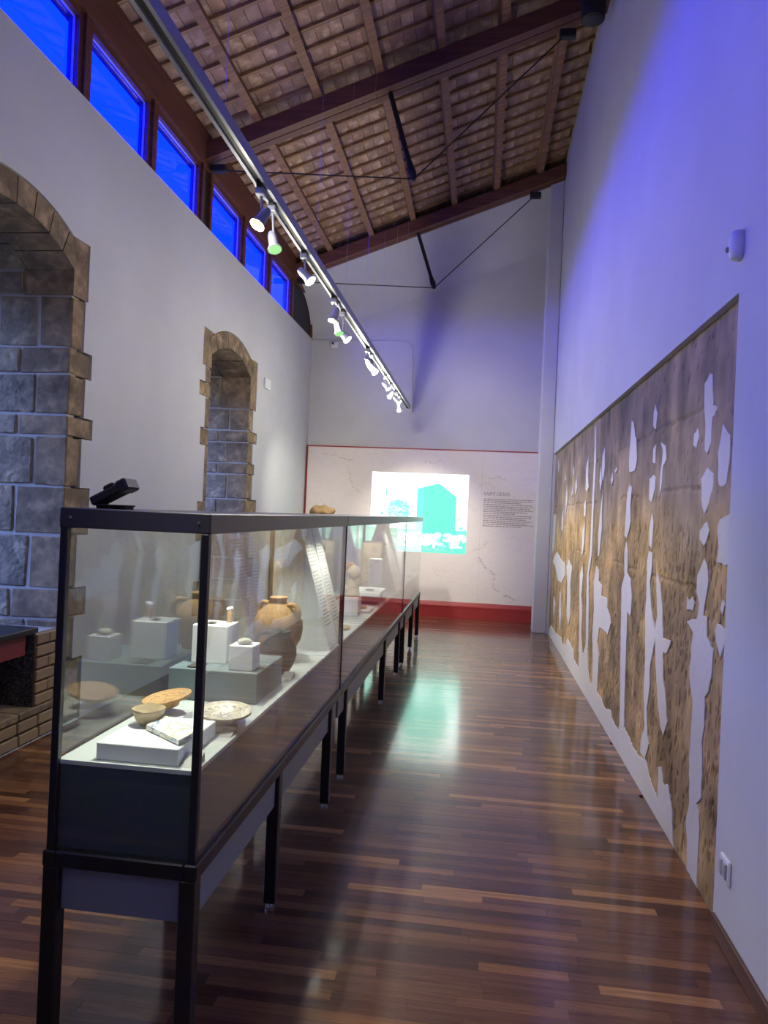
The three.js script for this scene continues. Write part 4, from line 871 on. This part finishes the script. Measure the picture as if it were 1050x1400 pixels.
{
  const g = mergeVertices(new THREE.IcosahedronGeometry(0.2, 4).deleteAttribute('uv').deleteAttribute('normal')), p = g.attributes.position;
  for (let i = 0; i < p.count; i++) { const k = 0.8 + 0.4 * fbm((p.getX(i) + 1) / 4, (p.getY(i) + p.getZ(i) + 2) / 4, 24, 24, 3, 321); p.setXYZ(i, p.getX(i) * k * 0.88, Math.max(-0.09, p.getY(i) * k * 0.42 + 0.012 * Math.sin(p.getX(i) * 40)), p.getZ(i) * k * 0.75); }
  g.computeVertexNormals(); g.computeBoundingBox(); g.translate(-2.17, 1.461 - g.boundingBox.min.y, -10.03);
  single('rough_stone', g, clay([0.36, 0.25, 0.13]), 'rough brown stone on the tall grey pedestal', 'stone');
}
{ // red fronted table case in the near niche
  const n = niches[0], t = thing('niche_showcase', 'low showcase with red front and black top in the near niche', 'showcase', [-3.2, 0.22, 4.0]);
  part('table_top', cbox(-3.62, -2.752, 0.70, 0.736, 3.40, 4.385, 0.005), M.black, t, 'black table top');
  part('glass_cover', cbox(-3.58, -2.98, 0.736, 0.762, 3.46, 4.27, 0.004), M.black, t, 'dark glazed cover');
  part('front_board', box(-2.80, -2.785, 0.57, 0.70, 3.40, 4.30), M.redDark, t, 'red front board');
  part('support', box(-3.6, -2.83, 0.221, 0.70, 3.40, 3.46), M.black, t); part('support', box(-3.6, -3.5, 0.221, 0.70, 4.25, 4.37), M.black, t);
}
{
  const speck = texture(256, 256, (u, v) => { const q = fbm(u, v, 60, 60, 2, 331), k = q > 0.55 ? 0.5 : 0.26; return [k, k * 0.97, k * 0.9]; }, true, [0.4, 0.4]);
  part('pier_face', box(XL - 0.012, XL - 0.36, 0.221, 0.69, niches[0].c + HALF - 0.262, niches[0].c + HALF - 0.255), std([0.6, 0.6, 0.6], 0.95, { map: speck, bumpMap: stoneBump, bumpScale: 0.02 }), wallLeft, 'dark speckled face of the brick pier');
}
single('wall_sensor', merge([cbox(XL + 0.002, XL + 0.03, 3.07, 3.20, 9.02, 9.24, 0.006), cbox(XL + 0.03, XL + 0.036, 3.1, 3.17, 9.06, 9.2, 0.003)]), M.plastic, 'small white box on the plaster right of the far niche', 'wall box');
{
  const c = at(1014, 336, { x: XR }), t = thing('motion_detector', 'white curved motion detector high on the masonry side wall', 'detector', [XR - 0.02, c.y - 0.06, c.d]);
  part('cover', lathe([[0.001, -0.058], [0.026, -0.054], [0.034, -0.03], [0.036, 0], [0.034, 0.03], [0.026, 0.054], [0.001, 0.058]], 24).translate(XR - 0.012, c.y, -c.d), M.plastic, t);
  part('lens', new THREE.SphereGeometry(0.012, 14, 10).translate(XR - 0.046, c.y - 0.012, -c.d - 0.012), M.grey, t);
}
{
  const c = at(994, 1188, { x: XR }), t = thing('wall_socket', 'grey and white wall socket at the near foot of the masonry', 'socket', [XR - 0.01, c.y - 0.05, c.d]);
  part('plate', cbox(XR - 0.012, XR, c.y - 0.045, c.y + 0.045, c.d - 0.05, c.d + 0.045, 0.004), M.plastic, t);
  part('insert', cbox(XR - 0.02, XR - 0.012, c.y - 0.03, c.y + 0.03, c.d - 0.035, c.d + 0.0, 0.003), M.grey, t);
  part('insert', cbox(XR - 0.02, XR - 0.012, c.y - 0.03, c.y + 0.03, c.d + 0.006, c.d + 0.036, 0.003), M.grey, t);
}
{
  const d = DB - 0.012, pts = [[XL, 4.257], [-2.0, 4.262], [-1.35, 4.264]].map(([x, y]) => new THREE.Vector3(x, y, -d));
  pts.push(new THREE.Vector3(-1.22, 4.24, -d), new THREE.Vector3(-1.165, 4.15, -d), new THREE.Vector3(-1.15, 3.8, -d), new THREE.Vector3(-1.125, 3.15, -d));
  single('conduit', new THREE.TubeGeometry(new THREE.CatmullRomCurve3(pts, false, 'catmullrom', 0.2), 60, 0.011, 8), M.plaster, 'thin white cable conduit bending down the end wall', 'conduit');
  const t = thing('wall_camera', 'small white camera with dark eye under the conduit', 'camera', [-2.396, 4.13, DB - 0.04]);
  part('body', cbox(-2.46, -2.34, 4.14, 4.23, DB - 0.07, DB - 0.001, 0.012), M.plastic, t); part('eye', rod([-2.42, 4.2, DB - 0.085], [-2.42, 4.2, DB - 0.07], 0.018, 12), M.black, t);
}
{
  const x = 0.79, d = 6.62, t = thing('black_speaker', 'black ribbed cylindrical speaker at the top of the masonry side wall', 'speaker', [x, 5.93, d]);
  const prof = [[0.001, 5.93], [0.07, 5.932], [0.1, 5.95], [0.1, 5.962], [0.094, 5.964], [0.094, 5.972], [0.103, 5.974], [0.103, 5.988], [0.096, 5.99], [0.096, 5.998], [0.106, 6.0], [0.106, 6.014], [0.1, 6.016], [0.1, 6.024], [0.108, 6.026], [0.108, 6.25], [0.001, 6.25]];
  part('body', lathe(prof, 28).translate(x, 0, -d), M.blackMatt, t);
  part('bracket', cbox(x - 0.02, XR, 6.14, 6.18, d - 0.03, d + 0.03), M.blackMatt, t);
}

renderer.render(scene, camera);
